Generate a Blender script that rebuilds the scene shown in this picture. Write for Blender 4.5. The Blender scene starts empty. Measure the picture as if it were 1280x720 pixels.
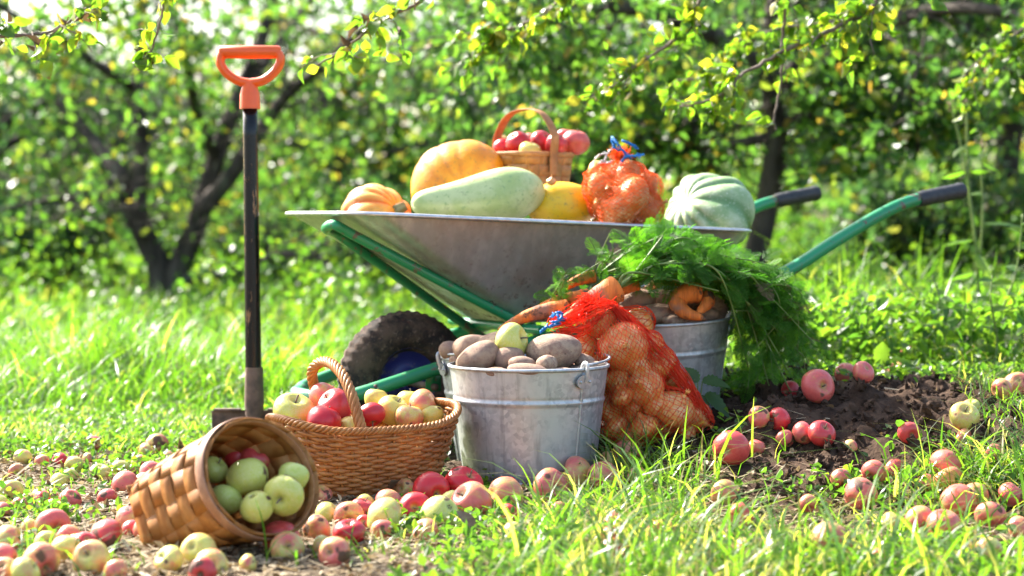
import bpy, math, random
import numpy as np
from mathutils import Vector, Matrix

rng = np.random.default_rng(7)
random.seed(7)
R = math.radians
sc = bpy.context.scene
COL = sc.collection
PI = math.pi

# ---------------------------------------------------------------- camera
F = 2490.0; H = 0.54; HY = 272.0
PITCH = math.atan((360 - HY) / F)
cp, sp = math.cos(PITCH), math.sin(PITCH)

def ray(px, py):
    x = (px - 640) / F; u = (360 - py) / F
    return np.array([x, cp + u * sp, -sp + u * cp])

def W(px, py, D):
    d = ray(px, py)
    return np.array([0, 0, H]) + d * (D / d[1])

def proj(p):
    v = np.array(p, float) - np.array([0, 0, H])
    fz = v[1] * cp - v[2] * sp; up = v[1] * sp + v[2] * cp
    return 640 + F * v[0] / fz, 360 - F * up / fz

def smooth(a):
    a = np.clip(a, 0, 1); return a * a * (3 - 2 * a)

# sum-of-sines noise
class SN:
    def __init__(s, seed, n=10, f=1.0):
        r = np.random.default_rng(seed)
        s.k = r.normal(size=(n, 3)) * f; s.p = r.uniform(0, 6.28, n); s.n = n
    def __call__(s, P):
        P = np.asarray(P, float)
        return np.sin(P @ s.k.T + s.p).sum(-1) / math.sqrt(s.n)

gn1 = SN(1, 10, 1.2); gn2 = SN(2, 14, 9.0); gn3 = SN(3, 16, 38.0); gn4 = SN(4, 16, 90.0)

def soilmask(x, y):
    a = np.exp(-((x - .80) / 0.42) ** 4 - ((y - 4.15) / 0.66) ** 4)
    b = np.exp(-((x - 0.25) / 0.6) ** 4 - ((y - 4.3) / 0.42) ** 4)
    return np.clip(a + b, 0, 1)

def g(x, y):
    x = np.asarray(x, float); y = np.asarray(y, float)
    P = np.stack([x, y, np.zeros_like(x)], -1)
    m = 0.15 * smooth((x - 0.02) / 0.62) * smooth((y - 3.35) / 0.85)
    m = m * (1 - 0.5 * smooth((y - 7.5) / 6))
    near = np.exp(-((y - 4) / 4) ** 2)
    s = soilmask(x, y)
    z = m + 0.008 * gn1(P) * smooth((y - 5) / 4) + 0.004 * gn2(P) * near
    z = z + s * (0.020 * gn2(P + 3) + 0.013 * gn3(P) + 0.006 * gn4(P))
    z = z + near * 0.0015 * gn3(P + 9)
    # flattened where the things stand
    return z

def gz(x, y):
    return float(g(np.array([x]), np.array([y]))[0])

def ghit(px, py, lift=0.0):
    d = ray(px, py); D = 2.3
    for i in range(4000):
        p = np.array([0, 0, H]) + d * (D / d[1])
        if p[2] <= gz(p[0], p[1]) + lift: return p
        D += 0.004 if D < 8 else 0.03
    return p

# ---------------------------------------------------------------- object helpers
def tag(o, label=None, cat=None, group=None, kind=None):
    if label: o['label'] = label
    if cat: o['category'] = cat
    if group: o['group'] = group
    if kind: o['kind'] = kind
    return o

def empty(name, loc=(0, 0, 0), rot=(0, 0, 0)):
    o = bpy.data.objects.new(name, None); COL.objects.link(o)
    o.location = loc; o.rotation_euler = rot; o.empty_display_size = 0.05
    return o

class MB:
    """collects geometry for one mesh"""
    def __init__(s): s.v = []; s.f = []; s.m = []; s.n = 0
    def add(s, v, f, mi=0):
        v = np.asarray(v, float).reshape(-1, 3)
        s.v.append(v); n = s.n
        s.f += [tuple(int(i) + n for i in q) for q in f]
        s.m += [mi] * len(f); s.n += len(v); return s
    def build(s, name, mats, parent=None, smooth_=True, xf=None, ang=None):
        V = np.concatenate(s.v)
        if xf is not None: V = V @ np.array(xf.to_3x3()).T + np.array(xf.translation)
        me = bpy.data.meshes.new(name)
        me.from_pydata(V.tolist(), [], s.f)
        for m in (mats if isinstance(mats, (list, tuple)) else [mats]): me.materials.append(m)
        if any(s.m): me.polygons.foreach_set('material_index', s.m)
        me.polygons.foreach_set('use_smooth', [smooth_] * len(me.polygons))
        me.update()
        if ang: me.set_sharp_from_angle(angle=R(ang))
        o = bpy.data.objects.new(name, me); COL.objects.link(o)
        if parent is not None: o.parent = parent
        return o

def quads_obj(name, V, Q, tint, mats, parent=None, smooth_=False, mi=None):
    """fast: V (n,3), Q (m,4) quads, tint per face"""
    me = bpy.data.meshes.new(name)
    V = np.asarray(V, np.float32); Q = np.asarray(Q, np.int32)
    me.vertices.add(len(V)); me.vertices.foreach_set('co', V.ravel())
    m = len(Q)
    me.loops.add(m * 4); me.loops.foreach_set('vertex_index', Q.ravel())
    me.polygons.add(m)
    me.polygons.foreach_set('loop_start', np.arange(0, m * 4, 4, dtype=np.int32))
    try: me.polygons.foreach_set('loop_total', np.full(m, 4, dtype=np.int32))
    except Exception: pass
    me.update(calc_edges=True)
    me.polygons.foreach_set('use_smooth', np.full(m, smooth_, dtype=bool))
    a = me.attributes.new('tint', 'FLOAT', 'FACE'); a.data.foreach_set('value', np.asarray(tint, np.float32))
    for mm in (mats if isinstance(mats, (list, tuple)) else [mats]): me.materials.append(mm)
    if mi is not None: me.polygons.foreach_set('material_index', np.asarray(mi, np.int32))
    o = bpy.data.objects.new(name, me); COL.objects.link(o)
    if parent is not None: o.parent = parent
    return o

def norm(a):
    a = np.asarray(a, float); return a / (np.linalg.norm(a, axis=-1, keepdims=True) + 1e-12)

def catmull(P, n=8, closed=False):
    P = np.asarray(P, float); out = []
    m = len(P); segs = m if closed else m - 1
    for i in range(segs):
        if closed: p0, p1, p2, p3 = P[(i - 1) % m], P[i], P[(i + 1) % m], P[(i + 2) % m]
        else: p0, p1, p2, p3 = P[max(i - 1, 0)], P[i], P[i + 1], P[min(i + 2, m - 1)]
        for k in range(n):
            t = k / n
            out.append(0.5 * ((2 * p1) + (-p0 + p2) * t + (2 * p0 - 5 * p1 + 4 * p2 - p3) * t * t + (-p0 + 3 * p1 - 3 * p2 + p3) * t ** 3))
    if not closed: out.append(P[-1])
    return np.array(out)

def tube(P, r, n=10, closed=False, cap=True, flat=None, up=None):
    """tube along P; r scalar or per point; flat=(a,b) scales of the section"""
    P = np.asarray(P, float); m = len(P)
    r = np.full(m, r) if np.isscalar(r) else np.asarray(r, float)
    if closed: T = norm(np.roll(P, -1, 0) - np.roll(P, 1, 0))
    else: T = norm(np.gradient(P, axis=0))
    N = np.zeros_like(P)
    ref = np.array((up(0) if callable(up) else up) if up is not None else ([0, 0, 1] if abs(T[0][2]) < .9 else [1, 0, 0]), float)
    nn = norm(ref - T[0] * (ref @ T[0]))
    for i in range(m):
        if up is not None:
            rr = np.array(up(i) if callable(up) else up, float); nn = norm(rr - T[i] * (rr @ T[i]))
        else: nn = norm(nn - T[i] * (nn @ T[i]))
        N[i] = nn
    B = np.cross(T, N)
    a = np.arange(n) * 2 * PI / n
    fa, fb = flat if flat else (1, 1)
    V = P[:, None] + r[:, None, None] * (fa * np.cos(a)[None, :, None] * N[:, None] + fb * np.sin(a)[None, :, None] * B[:, None])
    V = V.reshape(-1, 3); f = []
    for i in range(m if closed else m - 1):
        j = (i + 1) % m
        for k in range(n):
            k2 = (k + 1) % n
            f.append((i * n + k, i * n + k2, j * n + k2, j * n + k))
    if cap and not closed:
        f.append(tuple(range(n - 1, -1, -1))); f.append(tuple((m - 1) * n + k for k in range(n)))
    return V, f

def lathe(prof, n=48, closed_ends=True):
    """profile (r,z) list; around z"""
    prof = np.asarray(prof, float); m = len(prof)
    a = np.arange(n) * 2 * PI / n
    V = np.stack([prof[:, 0:1] * np.cos(a), prof[:, 0:1] * np.sin(a), np.repeat(prof[:, 1:2], n, 1)], -1).reshape(-1, 3)
    f = []
    for i in range(m - 1):
        for k in range(n):
            k2 = (k + 1) % n
            f.append((i * n + k, i * n + k2, (i + 1) * n + k2, (i + 1) * n + k))
    if closed_ends:
        f.append(tuple(range(n - 1, -1, -1))); f.append(tuple((m - 1) * n + k for k in range(n)))
    return V, f

def sphere_dirs(nu=28, nv=18):
    ph = (np.arange(1, nv) / nv) * PI
    a = np.arange(nu) * 2 * PI / nu
    D = np.stack([np.sin(ph)[:, None] * np.cos(a), np.sin(ph)[:, None] * np.sin(a), np.repeat(np.cos(ph)[:, None], nu, 1)], -1).reshape(-1, 3)
    D = np.vstack([D, [0, 0, 1], [0, 0, -1]])
    f = []; top = (nv - 1) * nu; bot = top + 1
    for i in range(nv - 2):
        for k in range(nu):
            k2 = (k + 1) % nu
            f.append((i * nu + k, (i + 1) * nu + k, (i + 1) * nu + k2, i * nu + k2))
    for k in range(nu):
        f.append((top, k, (k + 1) % nu)); f.append((bot, (nv - 2) * nu + (k + 1) % nu, (nv - 2) * nu + k))
    return D, f

def box(c, s, rot=None):
    c = np.asarray(c, float); s = np.asarray(s, float) / 2
    V = np.array([[x, y, z] for x in (-1, 1) for y in (-1, 1) for z in (-1, 1)]) * s
    if rot is not None: V = V @ np.array(rot).T
    return V + c, [(0, 1, 3, 2), (4, 6, 7, 5), (0, 4, 5, 1), (2, 3, 7, 6), (0, 2, 6, 4), (1, 5, 7, 3)]

# ---------------------------------------------------------------- material helpers
class NT:
    def __init__(s, name):
        s.mat = bpy.data.materials.new(name); s.mat.use_nodes = True
        s.t = s.mat.node_tree; s.t.nodes.clear()
        s.out = s.t.nodes.new('ShaderNodeOutputMaterial')
    def n(s, typ, **kw):
        nd = s.t.nodes.new('ShaderNode' + typ)
        for k, v in kw.items():
            if k.startswith('i_'):
                key = k[2:].replace('_', ' ')
                s.set(nd.inputs[key], v)
            else: setattr(nd, k, v)
        return nd
    def set(s, inp, v):
        if isinstance(v, bpy.types.NodeSocket): s.t.links.new(v, inp)
        elif isinstance(v, bpy.types.Node): s.t.links.new(v.outputs[0], inp)
        else:
            if inp.type == 'RGBA' and len(v) == 3: v = (*v, 1)
            inp.default_value = v
    def math(s, op, a, b=0.0, c=0.0, clamp=False):
        nd = s.t.nodes.new('ShaderNodeMath'); nd.operation = op; nd.use_clamp = clamp
        s.set(nd.inputs[0], a); s.set(nd.inputs[1], b); s.set(nd.inputs[2], c); return nd.outputs[0]
    def mix(s, fac, a, b):
        nd = s.t.nodes.new('ShaderNodeMix'); nd.data_type = 'RGBA'; nd.clamp_factor = True
        s.set(nd.inputs[0], fac); s.set(nd.inputs[6], a); s.set(nd.inputs[7], b); return nd.outputs[2]
    def ramp(s, fac, stops, interp='LINEAR'):
        nd = s.t.nodes.new('ShaderNodeValToRGB'); cr = nd.color_ramp; cr.interpolation = interp
        while len(cr.elements) < len(stops): cr.elements.new(0.5)
        for e, (p, c) in zip(cr.elements, stops):
            e.position = p; e.color = (*c, 1) if len(c) == 3 else c
        s.set(nd.inputs[0], fac); return nd.outputs[0]
    def sstep(s, v, lo, hi):
        nd = s.t.nodes.new('ShaderNodeMapRange'); nd.interpolation_type = 'SMOOTHSTEP'
        s.set(nd.inputs[0], v); nd.inputs[1].default_value = lo; nd.inputs[2].default_value = hi; return nd.outputs[0]
    def coord(s, which='Object', scale=None, rand=False):
        c = s.n('TexCoord').outputs[which]
        if scale is not None:
            m = s.n('Mapping'); s.set(m.inputs[0], c); m.inputs['Scale'].default_value = scale; c = m.outputs[0]
        return c
    def noise(s, vec, scale, detail=4, rough=.55, w=None, dist=0.0):
        nd = s.n('TexNoise')
        if w is not None: nd.noise_dimensions = '4D'; s.set(nd.inputs['W'], w)
        s.set(nd.inputs['Vector'], vec); nd.inputs['Scale'].default_value = scale
        nd.inputs['Detail'].default_value = detail; nd.inputs['Roughness'].default_value = rough
        nd.inputs['Distortion'].default_value = dist
        return nd.outputs[0]
    def bsdf(s, col, rough=.5, metal=0, spec=.5, bump=None, bstr=.3, bdist=.002, **kw):
        b = s.n('BsdfPrincipled')
        s.set(b.inputs['Base Color'], col); s.set(b.inputs['Roughness'], rough); s.set(b.inputs['Metallic'], metal)
        s.set(b.inputs['Specular IOR Level'], spec)
        if bump is not None:
            bn = s.n('Bump'); s.set(bn.inputs['Height'], bump); bn.inputs['Strength'].default_value = bstr; bn.inputs['Distance'].default_value = bdist
            s.set(b.inputs['Normal'], bn.outputs[0])
        for k, v in kw.items(): s.set(b.inputs[k.replace('_', ' ')], v)
        return b.outputs[0]
    def done(s, shader):
        s.t.links.new(shader, s.out.inputs['Surface']); return s.mat
    def rnd(s): return s.n('ObjectInfo').outputs['Random']

M = {}
def simple(name, c1, c2, scale=20, rough=.6, metal=0, spec=.5, bstr=.25, bdist=.002, detail=5, vec=None, stretch=None, c3=None, **kw):
    t = NT(name); v = t.coord('Object', stretch)
    n = t.noise(v, scale, detail, .6)
    c = t.mix(t.sstep(n, .3, .7), c1, c2)
    if c3 is not None:
        n2 = t.noise(v, scale * .35, 5, .7)
        c = t.mix(t.sstep(n2, .55, .68), c, c3)
    M[name] = t.done(t.bsdf(c, rough, metal, spec, n, bstr, bdist, **kw)); return M[name]

def leafmat(name, stops, trans=.45, tboost=(2.2, 2.4, 1.0), rough=.38, spec=.5, blotch=None):
    t = NT(name)
    a = t.n('Attribute', attribute_name='tint')
    fac = a.outputs['Fac']
    col = t.ramp(fac, stops)
    geo = t.coord('Object')
    n = t.noise(geo, 60, 2)
    col = t.mix(t.math('MULTIPLY', n, .5), col, (0.02, 0.035, 0.01)) if blotch is None else t.mix(t.sstep(n, .55, .75), col, blotch)
    b = t.bsdf(col, rough, 0, spec)
    tr = t.n('BsdfTranslucent')
    vm = t.n('VectorMath', operation='MULTIPLY'); t.set(vm.inputs[0], col); vm.inputs[1].default_value = tboost
    t.set(tr.inputs['Color'], vm.outputs[0])
    mx = t.n('MixShader'); mx.inputs[0].default_value = trans
    t.t.links.new(b, mx.inputs[1]); t.t.links.new(tr.outputs[0], mx.inputs[2])
    M[name] = t.done(mx.outputs[0]); return M[name]

leafmat('apple_leaf', [(0, (.025, .06, .02)), (.45, (.05, .11, .025)), (.8, (.10, .17, .03)), (.93, (.22, .22, .03)), (1, (.30, .15, .04))], .5, (3.2, 3.7, 1.6), rough=.36, spec=.5)
leafmat('shade_leaf', [(0, (.02, .05, .025)), (.5, (.04, .09, .035)), (.9, (.08, .13, .035)), (1, (.2, .17, .04))], .45, (3.0, 3.5, 1.9), rough=.36, spec=.5)
leafmat('near_leaf', [(0, (.04, .09, .015)), (.5, (.08, .15, .02)), (.85, (.18, .22, .025)), (1, (.28, .2, .04))], .55, (2.7, 3.0, .9), blotch=(.12, .09, .02))
leafmat('grass', [(0, (.025, .075, .012)), (.5, (.065, .15, .02)), (.88, (.14, .23, .03)), (.95, (.42, .36, .14)), (1, (.5, .42, .22))], .5, (2.7, 3.1, .9), rough=.35)
leafmat('weed_leaf', [(0, (.04, .10, .02)), (.6, (.08, .16, .025)), (1, (.15, .22, .03))], .5, (2.7, 3.0, 1.0))
leafmat('carrot_leaf', [(0, (.035, .12, .012)), (.5, (.07, .20, .02)), (.9, (.15, .30, .03)), (1, (.22, .26, .03))], .5, (2.4, 2.8, .9), rough=.5, spec=.25)
leafmat('dry_litter', [(0, (.10, .06, .035)), (.4, (.22, .14, .08)), (.7, (.42, .32, .19)), (1, (.55, .46, .32))], .2, (1.2, 1.1, .9), rough=.7, spec=.2)
simple('bark', (.035, .028, .023), (.10, .08, .065), 14, .9, stretch=(1, 1, .3), bstr=.8, bdist=.02, spec=.2, c3=(.13, .14, .09))
simple('twig', (.12, .085, .06), (.26, .2, .16), 30, .8, spec=.3)
simple('green_stem', (.10, .16, .03), (.18, .24, .05), 40, .5)
simple('dry_flower', (.2, .13, .07), (.35, .26, .14), 60, .8)

def ground_mat():
    t = NT('ground_earth'); v = t.n('NewGeometry').outputs['Position']
    n1 = t.noise(v, 1.3, 6, .6); n2 = t.noise(v, 22, 8, .65); n3 = t.noise(v, 130, 4, .7)
    c = t.ramp(n2, [(.3, (.045, .030, .02)), (.5, (.10, .07, .045)), (.7, (.18, .13, .085))])
    c = t.mix(t.sstep(n3, .58, .72), c, (.30, .24, .16))
    soil = t.ramp(n2, [(.3, (.026, .015, .010)), (.55, (.065, .038, .023)), (.75, (.14, .085, .052))])
    # worked bed to the right of the barrow
    se = t.n('SeparateXYZ'); t.set(se.inputs[0], v)
    mx = t.math('MULTIPLY', t.sstep(se.outputs[0], -.25, .12), t.sstep(se.outputs[1], 3.3, 3.6))
    mx = t.math('MULTIPLY', mx, t.math('SUBTRACT', 1.0, t.sstep(se.outputs[1], 4.7, 5.2)))
    mx = t.math('MULTIPLY', mx, t.math('SUBTRACT', 1.0, t.sstep(se.outputs[0], .98, 1.2)))
    mx = t.math('MULTIPLY', mx, t.math('ADD', .75, t.math('MULTIPLY', n1, .5)), clamp=True)
    c = t.mix(mx, c, soil)
    far = t.sstep(se.outputs[1], 5.0, 7.5)
    c = t.mix(far, c, t.mix(n2, (.03, .06, .012), (.07, .12, .02)))
    h = t.math('ADD', n2, t.math('MULTIPLY', n3, .5))
    return t.done(t.bsdf(c, .95, 0, .15, h, .9, .012))
M['ground'] = ground_mat()
simple('clod', (.03, .018, .012), (.08, .050, .033), 40, .95, spec=.1, bstr=.8, bdist=.004)

def apple_mat():
    t = NT('apple_skin'); oi = t.n('ObjectInfo'); v = t.coord('Object')
    w = t.math('MULTIPLY', oi.outputs['Random'], 50.0)
    sc_ = t.n('SeparateColor'); t.set(sc_.inputs[0], oi.outputs['Color'])
    red, rot, ylw = sc_.outputs[0], sc_.outputs[1], sc_.outputs[2]
    m = t.n('Mapping'); t.set(m.inputs[0], v); m.inputs['Scale'].default_value = (7, 7, .9)
    big = t.noise(v, .9, 2, .5, w); streak = t.noise(m.outputs[0], 1.2, 4, .6, w); fine = t.noise(v, 14, 3, .6, w)
    s = t.math('ADD', t.math('MULTIPLY', big, 1.3), t.math('MULTIPLY', streak, .7))
    s = t.math('ADD', s, t.math('SUBTRACT', t.math('MULTIPLY', red, 1.15), 1.55))
    mask = t.sstep(s, -.30, .32)
    base = t.mix(ylw, (.44, .55, .07), (.72, .56, .05))
    base = t.mix(t.math('MULTIPLY', t.sstep(fine, .3, .75), .55), base, (.70, .64, .36))
    redc = t.mix(streak, (.50, .04, .05), (.70, .20, .15))
    dark = t.mix(t.sstep(red, .7, 1.0), redc, (.52, .014, .022))
    c = t.mix(mask, base, dark)
    vo = t.n('TexVoronoi'); t.set(vo.inputs['Vector'], v); vo.inputs['Scale'].default_value = 11
    spot = t.math('SUBTRACT', 1.0, t.sstep(vo.outputs['Distance'], .02, .06))
    c = t.mix(t.math('MULTIPLY', spot, .45), c, (.6, .5, .3))
    sx = t.n('SeparateXYZ'); t.set(sx.inputs[0], v)
    rr = t.math('SQRT', t.math('ADD', t.math('POWER', sx.outputs[0], 2.0), t.math('POWER', sx.outputs[1], 2.0)))
    dim = t.math('SUBTRACT', 1.0, t.sstep(rr, .05, .32))
    c = t.mix(t.math('MULTIPLY', dim, .7), c, (.28, .27, .07))
    rn = t.noise(v, 1.1, 1.5, .5, t.math('ADD', w, 9.0))
    rm = t.sstep(t.math('ADD', rn, t.math('SUBTRACT', t.math('MULTIPLY', rot, .22), .665)), .02, .07)
    c = t.mix(rm, c, (.11, .05, .025))
    bn = t.math('ADD', t.math('MULTIPLY', fine, .3), t.math('MULTIPLY', rm, -1.0))
    return t.done(t.bsdf(c, t.math('ADD', .30, t.math('MULTIPLY', rm, .4)), 0, .5, bn, .15, .02))
M['apple'] = apple_mat()

def potato_mat():
    t = NT('potato_skin'); w = t.math('MULTIPLY', t.rnd(), 50.0); v = t.coord('Object')
    n = t.noise(v, 2.2, 6, .65, w); f = t.noise(v, 22, 4, .7, w)
    pale = t.mix(t.rnd(), (.36, .24, .16), (.46, .33, .22))
    c = t.mix(t.sstep(n, .38, .62), pale, (.27, .165, .12))
    c = t.mix(t.sstep(f, .58, .72), c, (.14, .09, .06))
    vo = t.n('TexVoronoi'); t.set(vo.inputs['Vector'], v); vo.inputs['Scale'].default_value = 2.6; t.set(vo.inputs['Randomness'], 1.0)
    eye = t.math('SUBTRACT', 1.0, t.sstep(vo.outputs['Distance'], .04, .12))
    c = t.mix(t.math('MULTIPLY', eye, .8), c, (.09, .055, .035))
    return t.done(t.bsdf(c, .85, 0, .25, t.math('SUBTRACT', f, eye), .35, .03))
M['potato'] = potato_mat()

def onion_mat():
    t = NT('onion_skin'); w = t.math('MULTIPLY', t.rnd(), 50.0); v = t.coord('Object')
    m = t.n('Mapping'); t.set(m.inputs[0], v); m.inputs['Scale'].default_value = (9, 9, .8)
    st = t.noise(m.outputs[0], 1.5, 4, .6, w); n = t.noise(v, 2, 4, .6, w)
    c = t.mix(t.rnd(), (.80, .37, .08), (.74, .27, .05))
    c = t.mix(t.sstep(n, .45, .65), c, (.80, .52, .22))
    c = t.mix(t.sstep(st, .56, .64), c, (.42, .15, .04))
    return t.done(t.bsdf(c, .32, 0, .5, st, .15, .03))
M['onion'] = onion_mat()

def carrot_mat():
    t = NT('carrot_skin'); w = t.math('MULTIPLY', t.rnd(), 50.0); v = t.coord('Object')
    n = t.noise(v, 24, 6, .7, w); big = t.noise(v, 14, 4, .6, w)
    m = t.n('Mapping'); t.set(m.inputs[0], v); m.inputs['Scale'].default_value = (110, 14, 14)
    ring = t.noise(m.outputs[0], 1, 3, .6, w)
    c = t.mix(t.sstep(ring, .4, .65), (.76, .21, .035), (.52, .13, .025))
    c = t.mix(t.sstep(big, .52, .66), c, (.30, .15, .09))
    c = t.mix(t.sstep(n, .54, .62), c, (.08, .05, .032))
    return t.done(t.bsdf(c, .7, 0, .3, t.math('ADD', ring, n), .7, .004))
M['carrot'] = carrot_mat()

def zinc():
    t = NT('galvanized_zinc'); v = t.coord('Object')
    vo = t.n('TexVoronoi'); t.set(vo.inputs['Vector'], v); vo.inputs['Scale'].default_value = 120
    sp_ = t.n('SeparateColor'); t.set(sp_.inputs[0], vo.outputs['Color'])
    n = t.noise(v, 9, 6, .7); f = t.noise(v, 50, 4, .6)
    m = t.n('Mapping'); t.set(m.inputs[0], v); m.inputs['Scale'].default_value = (55, 55, 3)
    run = t.noise(m.outputs[0], 1, 4, .6)
    c = t.mix(sp_.outputs[0], (.56, .58, .59), (.36, .38, .40))
    c = t.mix(t.sstep(n, .42, .66), c, (.56, .57, .56))
    c = t.mix(t.math('MULTIPLY', t.sstep(run, .5, .72), .6), c, (.26, .26, .255))
    se = t.n('SeparateXYZ'); t.set(se.inputs[0], v)
    low = t.math('MULTIPLY', t.math('SUBTRACT', 1.0, t.sstep(se.outputs[2], .0, .06)), t.sstep(f, .42, .6))
    c = t.mix(t.math('MULTIPLY', low, .7), c, (.17, .14, .11))
    ro = t.math('ADD', .38, t.math('MULTIPLY', n, .28))
    return t.done(t.bsdf(c, ro, .75, .5, f, .12, .002))
M['zinc'] = zinc()

def steel():
    t = NT('tray_steel'); v = t.coord('Object')
    m = t.n('Mapping'); t.set(m.inputs[0], v); m.inputs['Scale'].default_value = (40, 40, 2.2); m.inputs['Rotation'].default_value = (0, R(12), 0)
    s = t.noise(m.outputs[0], 1, 5, .65); n = t.noise(v, 5, 6, .65)
    c = t.mix(t.sstep(s, .4, .7), (.56, .54, .50), (.74, .71, .66))
    c = t.mix(t.sstep(n, .5, .75), c, (.46, .40, .35))
    sp3 = t.noise(v, 38, 8, .75)
    se = t.n('SeparateXYZ'); t.set(se.inputs[0], v)
    dm = t.math('MULTIPLY', t.sstep(sp3, .54, .64), t.math('ADD', .25, t.math('SUBTRACT', 1.0, t.sstep(se.outputs[2], .25, .5))), clamp=True)
    c = t.mix(dm, c, (.20, .14, .10))
    ro = t.math('ADD', .30, t.math('ADD', t.math('MULTIPLY', n, .22), t.math('MULTIPLY', dm, .4)))
    return t.done(t.bsdf(c, ro, .8, .5, s, .06, .002))
M['steel'] = steel()
simple('rim_steel', (.5, .5, .5), (.66, .66, .65), 60, .35, .85)

def paint(name, c, worn, rough=.3, amt=.62):
    t = NT(name); v = t.coord('Object'); n = t.noise(v, 30, 6, .7); b = t.noise(v, 5, 4, .6)
    col = t.mix(t.sstep(b, .4, .7), c, tuple(x * .8 for x in c))
    col = t.mix(t.sstep(n, amt, amt + .05), col, worn)
    M[name] = t.done(t.bsdf(col, t.math('ADD', rough, t.math('MULTIPLY', n, .15)), 0, .5, n, .08, .001, Coat_Weight=.2)); return M[name]
paint('green_paint', (.015, .27, .10), (.13, .10, .06), amt=.575)
paint('blue_paint', (.012, .014, .11), (.10, .08, .07), .45, .56)
paint('orange_plastic', (.92, .12, .008), (.6, .1, .03), .35, .75)
simple('black_rubber', (.018, .018, .02), (.035, .034, .034), 60, .55)
def pole():
    t = NT('black_pole'); v = t.coord('Object')
    m = t.n('Mapping'); t.set(m.inputs[0], v); m.inputs['Scale'].default_value = (60, 60, 6)
    s = t.noise(m.outputs[0], 1, 6, .7); n = t.noise(v, 25, 6, .7)
    se = t.n('SeparateXYZ'); t.set(se.inputs[0], v)
    c = t.mix(t.sstep(t.math('ADD', s, t.math('MULTIPLY', n, .3)), .72, .80), (.006, .006, .006), (.28, .15, .07))
    low = t.math('SUBTRACT', 1.0, t.sstep(t.math('ADD', se.outputs[2], t.math('MULTIPLY', n, .1)), .16, .26))
    c = t.mix(low, c, t.mix(n, (.04, .028, .02), (.17, .11, .08)))
    return t.done(t.bsdf(c, t.math('ADD', .25, t.math('MULTIPLY', low, .5)), 0, .35, n, .15, .002))
M['pole'] = pole()
simple('rusty_steel', (.08, .055, .042), (.22, .14, .10), 26, .75, .25, bstr=.5, bdist=.003, c3=(.11, .08, .06))
def tyre_m():
    t = NT('muddy_rubber'); v = t.coord('Object'); n = t.noise(v, 16, 8, .7); f = t.noise(v, 80, 4, .7)
    c = t.mix(t.sstep(n, .40, .62), (.022, .016, .013), (.10, .062, .04))
    c = t.mix(t.sstep(f, .55, .7), c, (.17, .11, .075))
    return t.done(t.bsdf(c, .85, 0, .3, n, .5, .006))
M['tyre'] = tyre_m()

def wood(name, a, b, c_, trans=.15, rough=.55):
    t = NT(name); v = t.coord('Object'); w = t.math('MULTIPLY', t.rnd(), 9.0)
    at = t.n('Attribute', attribute_name='tint').outputs['Fac']
    m = t.n('Mapping'); t.set(m.inputs[0], v); m.inputs['Scale'].default_value = (1, 1, 1)
    n = t.noise(v, 45, 5, .65, w, .6); big = t.noise(v, 9, 4, .6, w)
    col = t.mix(t.sstep(n, .35, .7), a, b)
    col = t.mix(t.sstep(big, .5, .72), col, c_)
    col = t.mix(t.math('MULTIPLY', at, .45), col, tuple(x * .55 for x in a))
    bs = t.bsdf(col, rough, 0, .4, n, .3, .001)
    tr = t.n('BsdfTranslucent'); t.set(tr.inputs[0], col)
    mx = t.n('MixShader'); mx.inputs[0].default_value = trans
    t.t.links.new(bs, mx.inputs[1]); t.t.links.new(tr.outputs[0], mx.inputs[2])
    M[name] = t.done(mx.outputs[0]); return M[name]
wood('splint', (.46, .19, .045), (.58, .28, .08), (.30, .12, .03), .28)
wood('splint_brown', (.42, .18, .06), (.56, .28, .11), (.30, .12, .05), .15)
wood('hoop', (.30, .14, .07), (.40, .21, .11), (.16, .08, .045), .0)
wood('wicker', (.40, .155, .04), (.54, .25, .075), (.28, .10, .03), .18, .4)

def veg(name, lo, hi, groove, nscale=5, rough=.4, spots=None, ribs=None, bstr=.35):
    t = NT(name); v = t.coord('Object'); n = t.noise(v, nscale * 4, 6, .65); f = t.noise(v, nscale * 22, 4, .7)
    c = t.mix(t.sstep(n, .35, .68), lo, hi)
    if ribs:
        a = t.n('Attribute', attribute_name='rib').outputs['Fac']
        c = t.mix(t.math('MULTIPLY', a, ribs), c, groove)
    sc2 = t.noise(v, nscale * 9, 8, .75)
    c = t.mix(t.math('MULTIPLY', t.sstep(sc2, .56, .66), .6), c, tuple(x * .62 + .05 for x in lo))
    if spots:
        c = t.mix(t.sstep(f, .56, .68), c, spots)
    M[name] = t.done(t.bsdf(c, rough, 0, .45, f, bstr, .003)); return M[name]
veg('pumpkin_orange', (.80, .25, .008), (.88, .36, .015), (.62, .17, .01), 5, .36, (.42, .18, .04), .5)
veg('pumpkin_striped', (.82, .34, .04), (.88, .50, .12), (.72, .15, .01), 5, .45, (.7, .4, .15), 1.0)
veg('squash_yellow', (.82, .46, .006), (.84, .56, .02), (.7, .4, .02), 5, .4, (.42, .28, .05))
veg('squash_grey', (.25, .37, .15), (.46, .54, .32), (.11, .24, .08), 6, .5, (.5, .55, .38), .9)
veg('marrow_pale', (.42, .52, .17), (.60, .66, .30), (.4, .5, .2), 4, .38, (.30, .42, .15))
veg('dry_stem', (.25, .26, .12), (.36, .34, .18), (.2, .2, .1), 14, .8)

def netmat(name, c, tr=.4):
    t = NT(name)
    b = t.bsdf(c, .35, 0, .5); x = t.n('BsdfTranslucent'); t.set(x.inputs[0], c)
    mx = t.n('MixShader'); mx.inputs[0].default_value = tr
    t.t.links.new(b, mx.inputs[1]); t.t.links.new(x.outputs[0], mx.inputs[2])
    M[name] = t.done(mx.outputs[0])
netmat('net_red', (.95, .09, .025), .5); netmat('net_orange', (.95, .22, .03), .55); netmat('net_blue', (.02, .25, .62))

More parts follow.
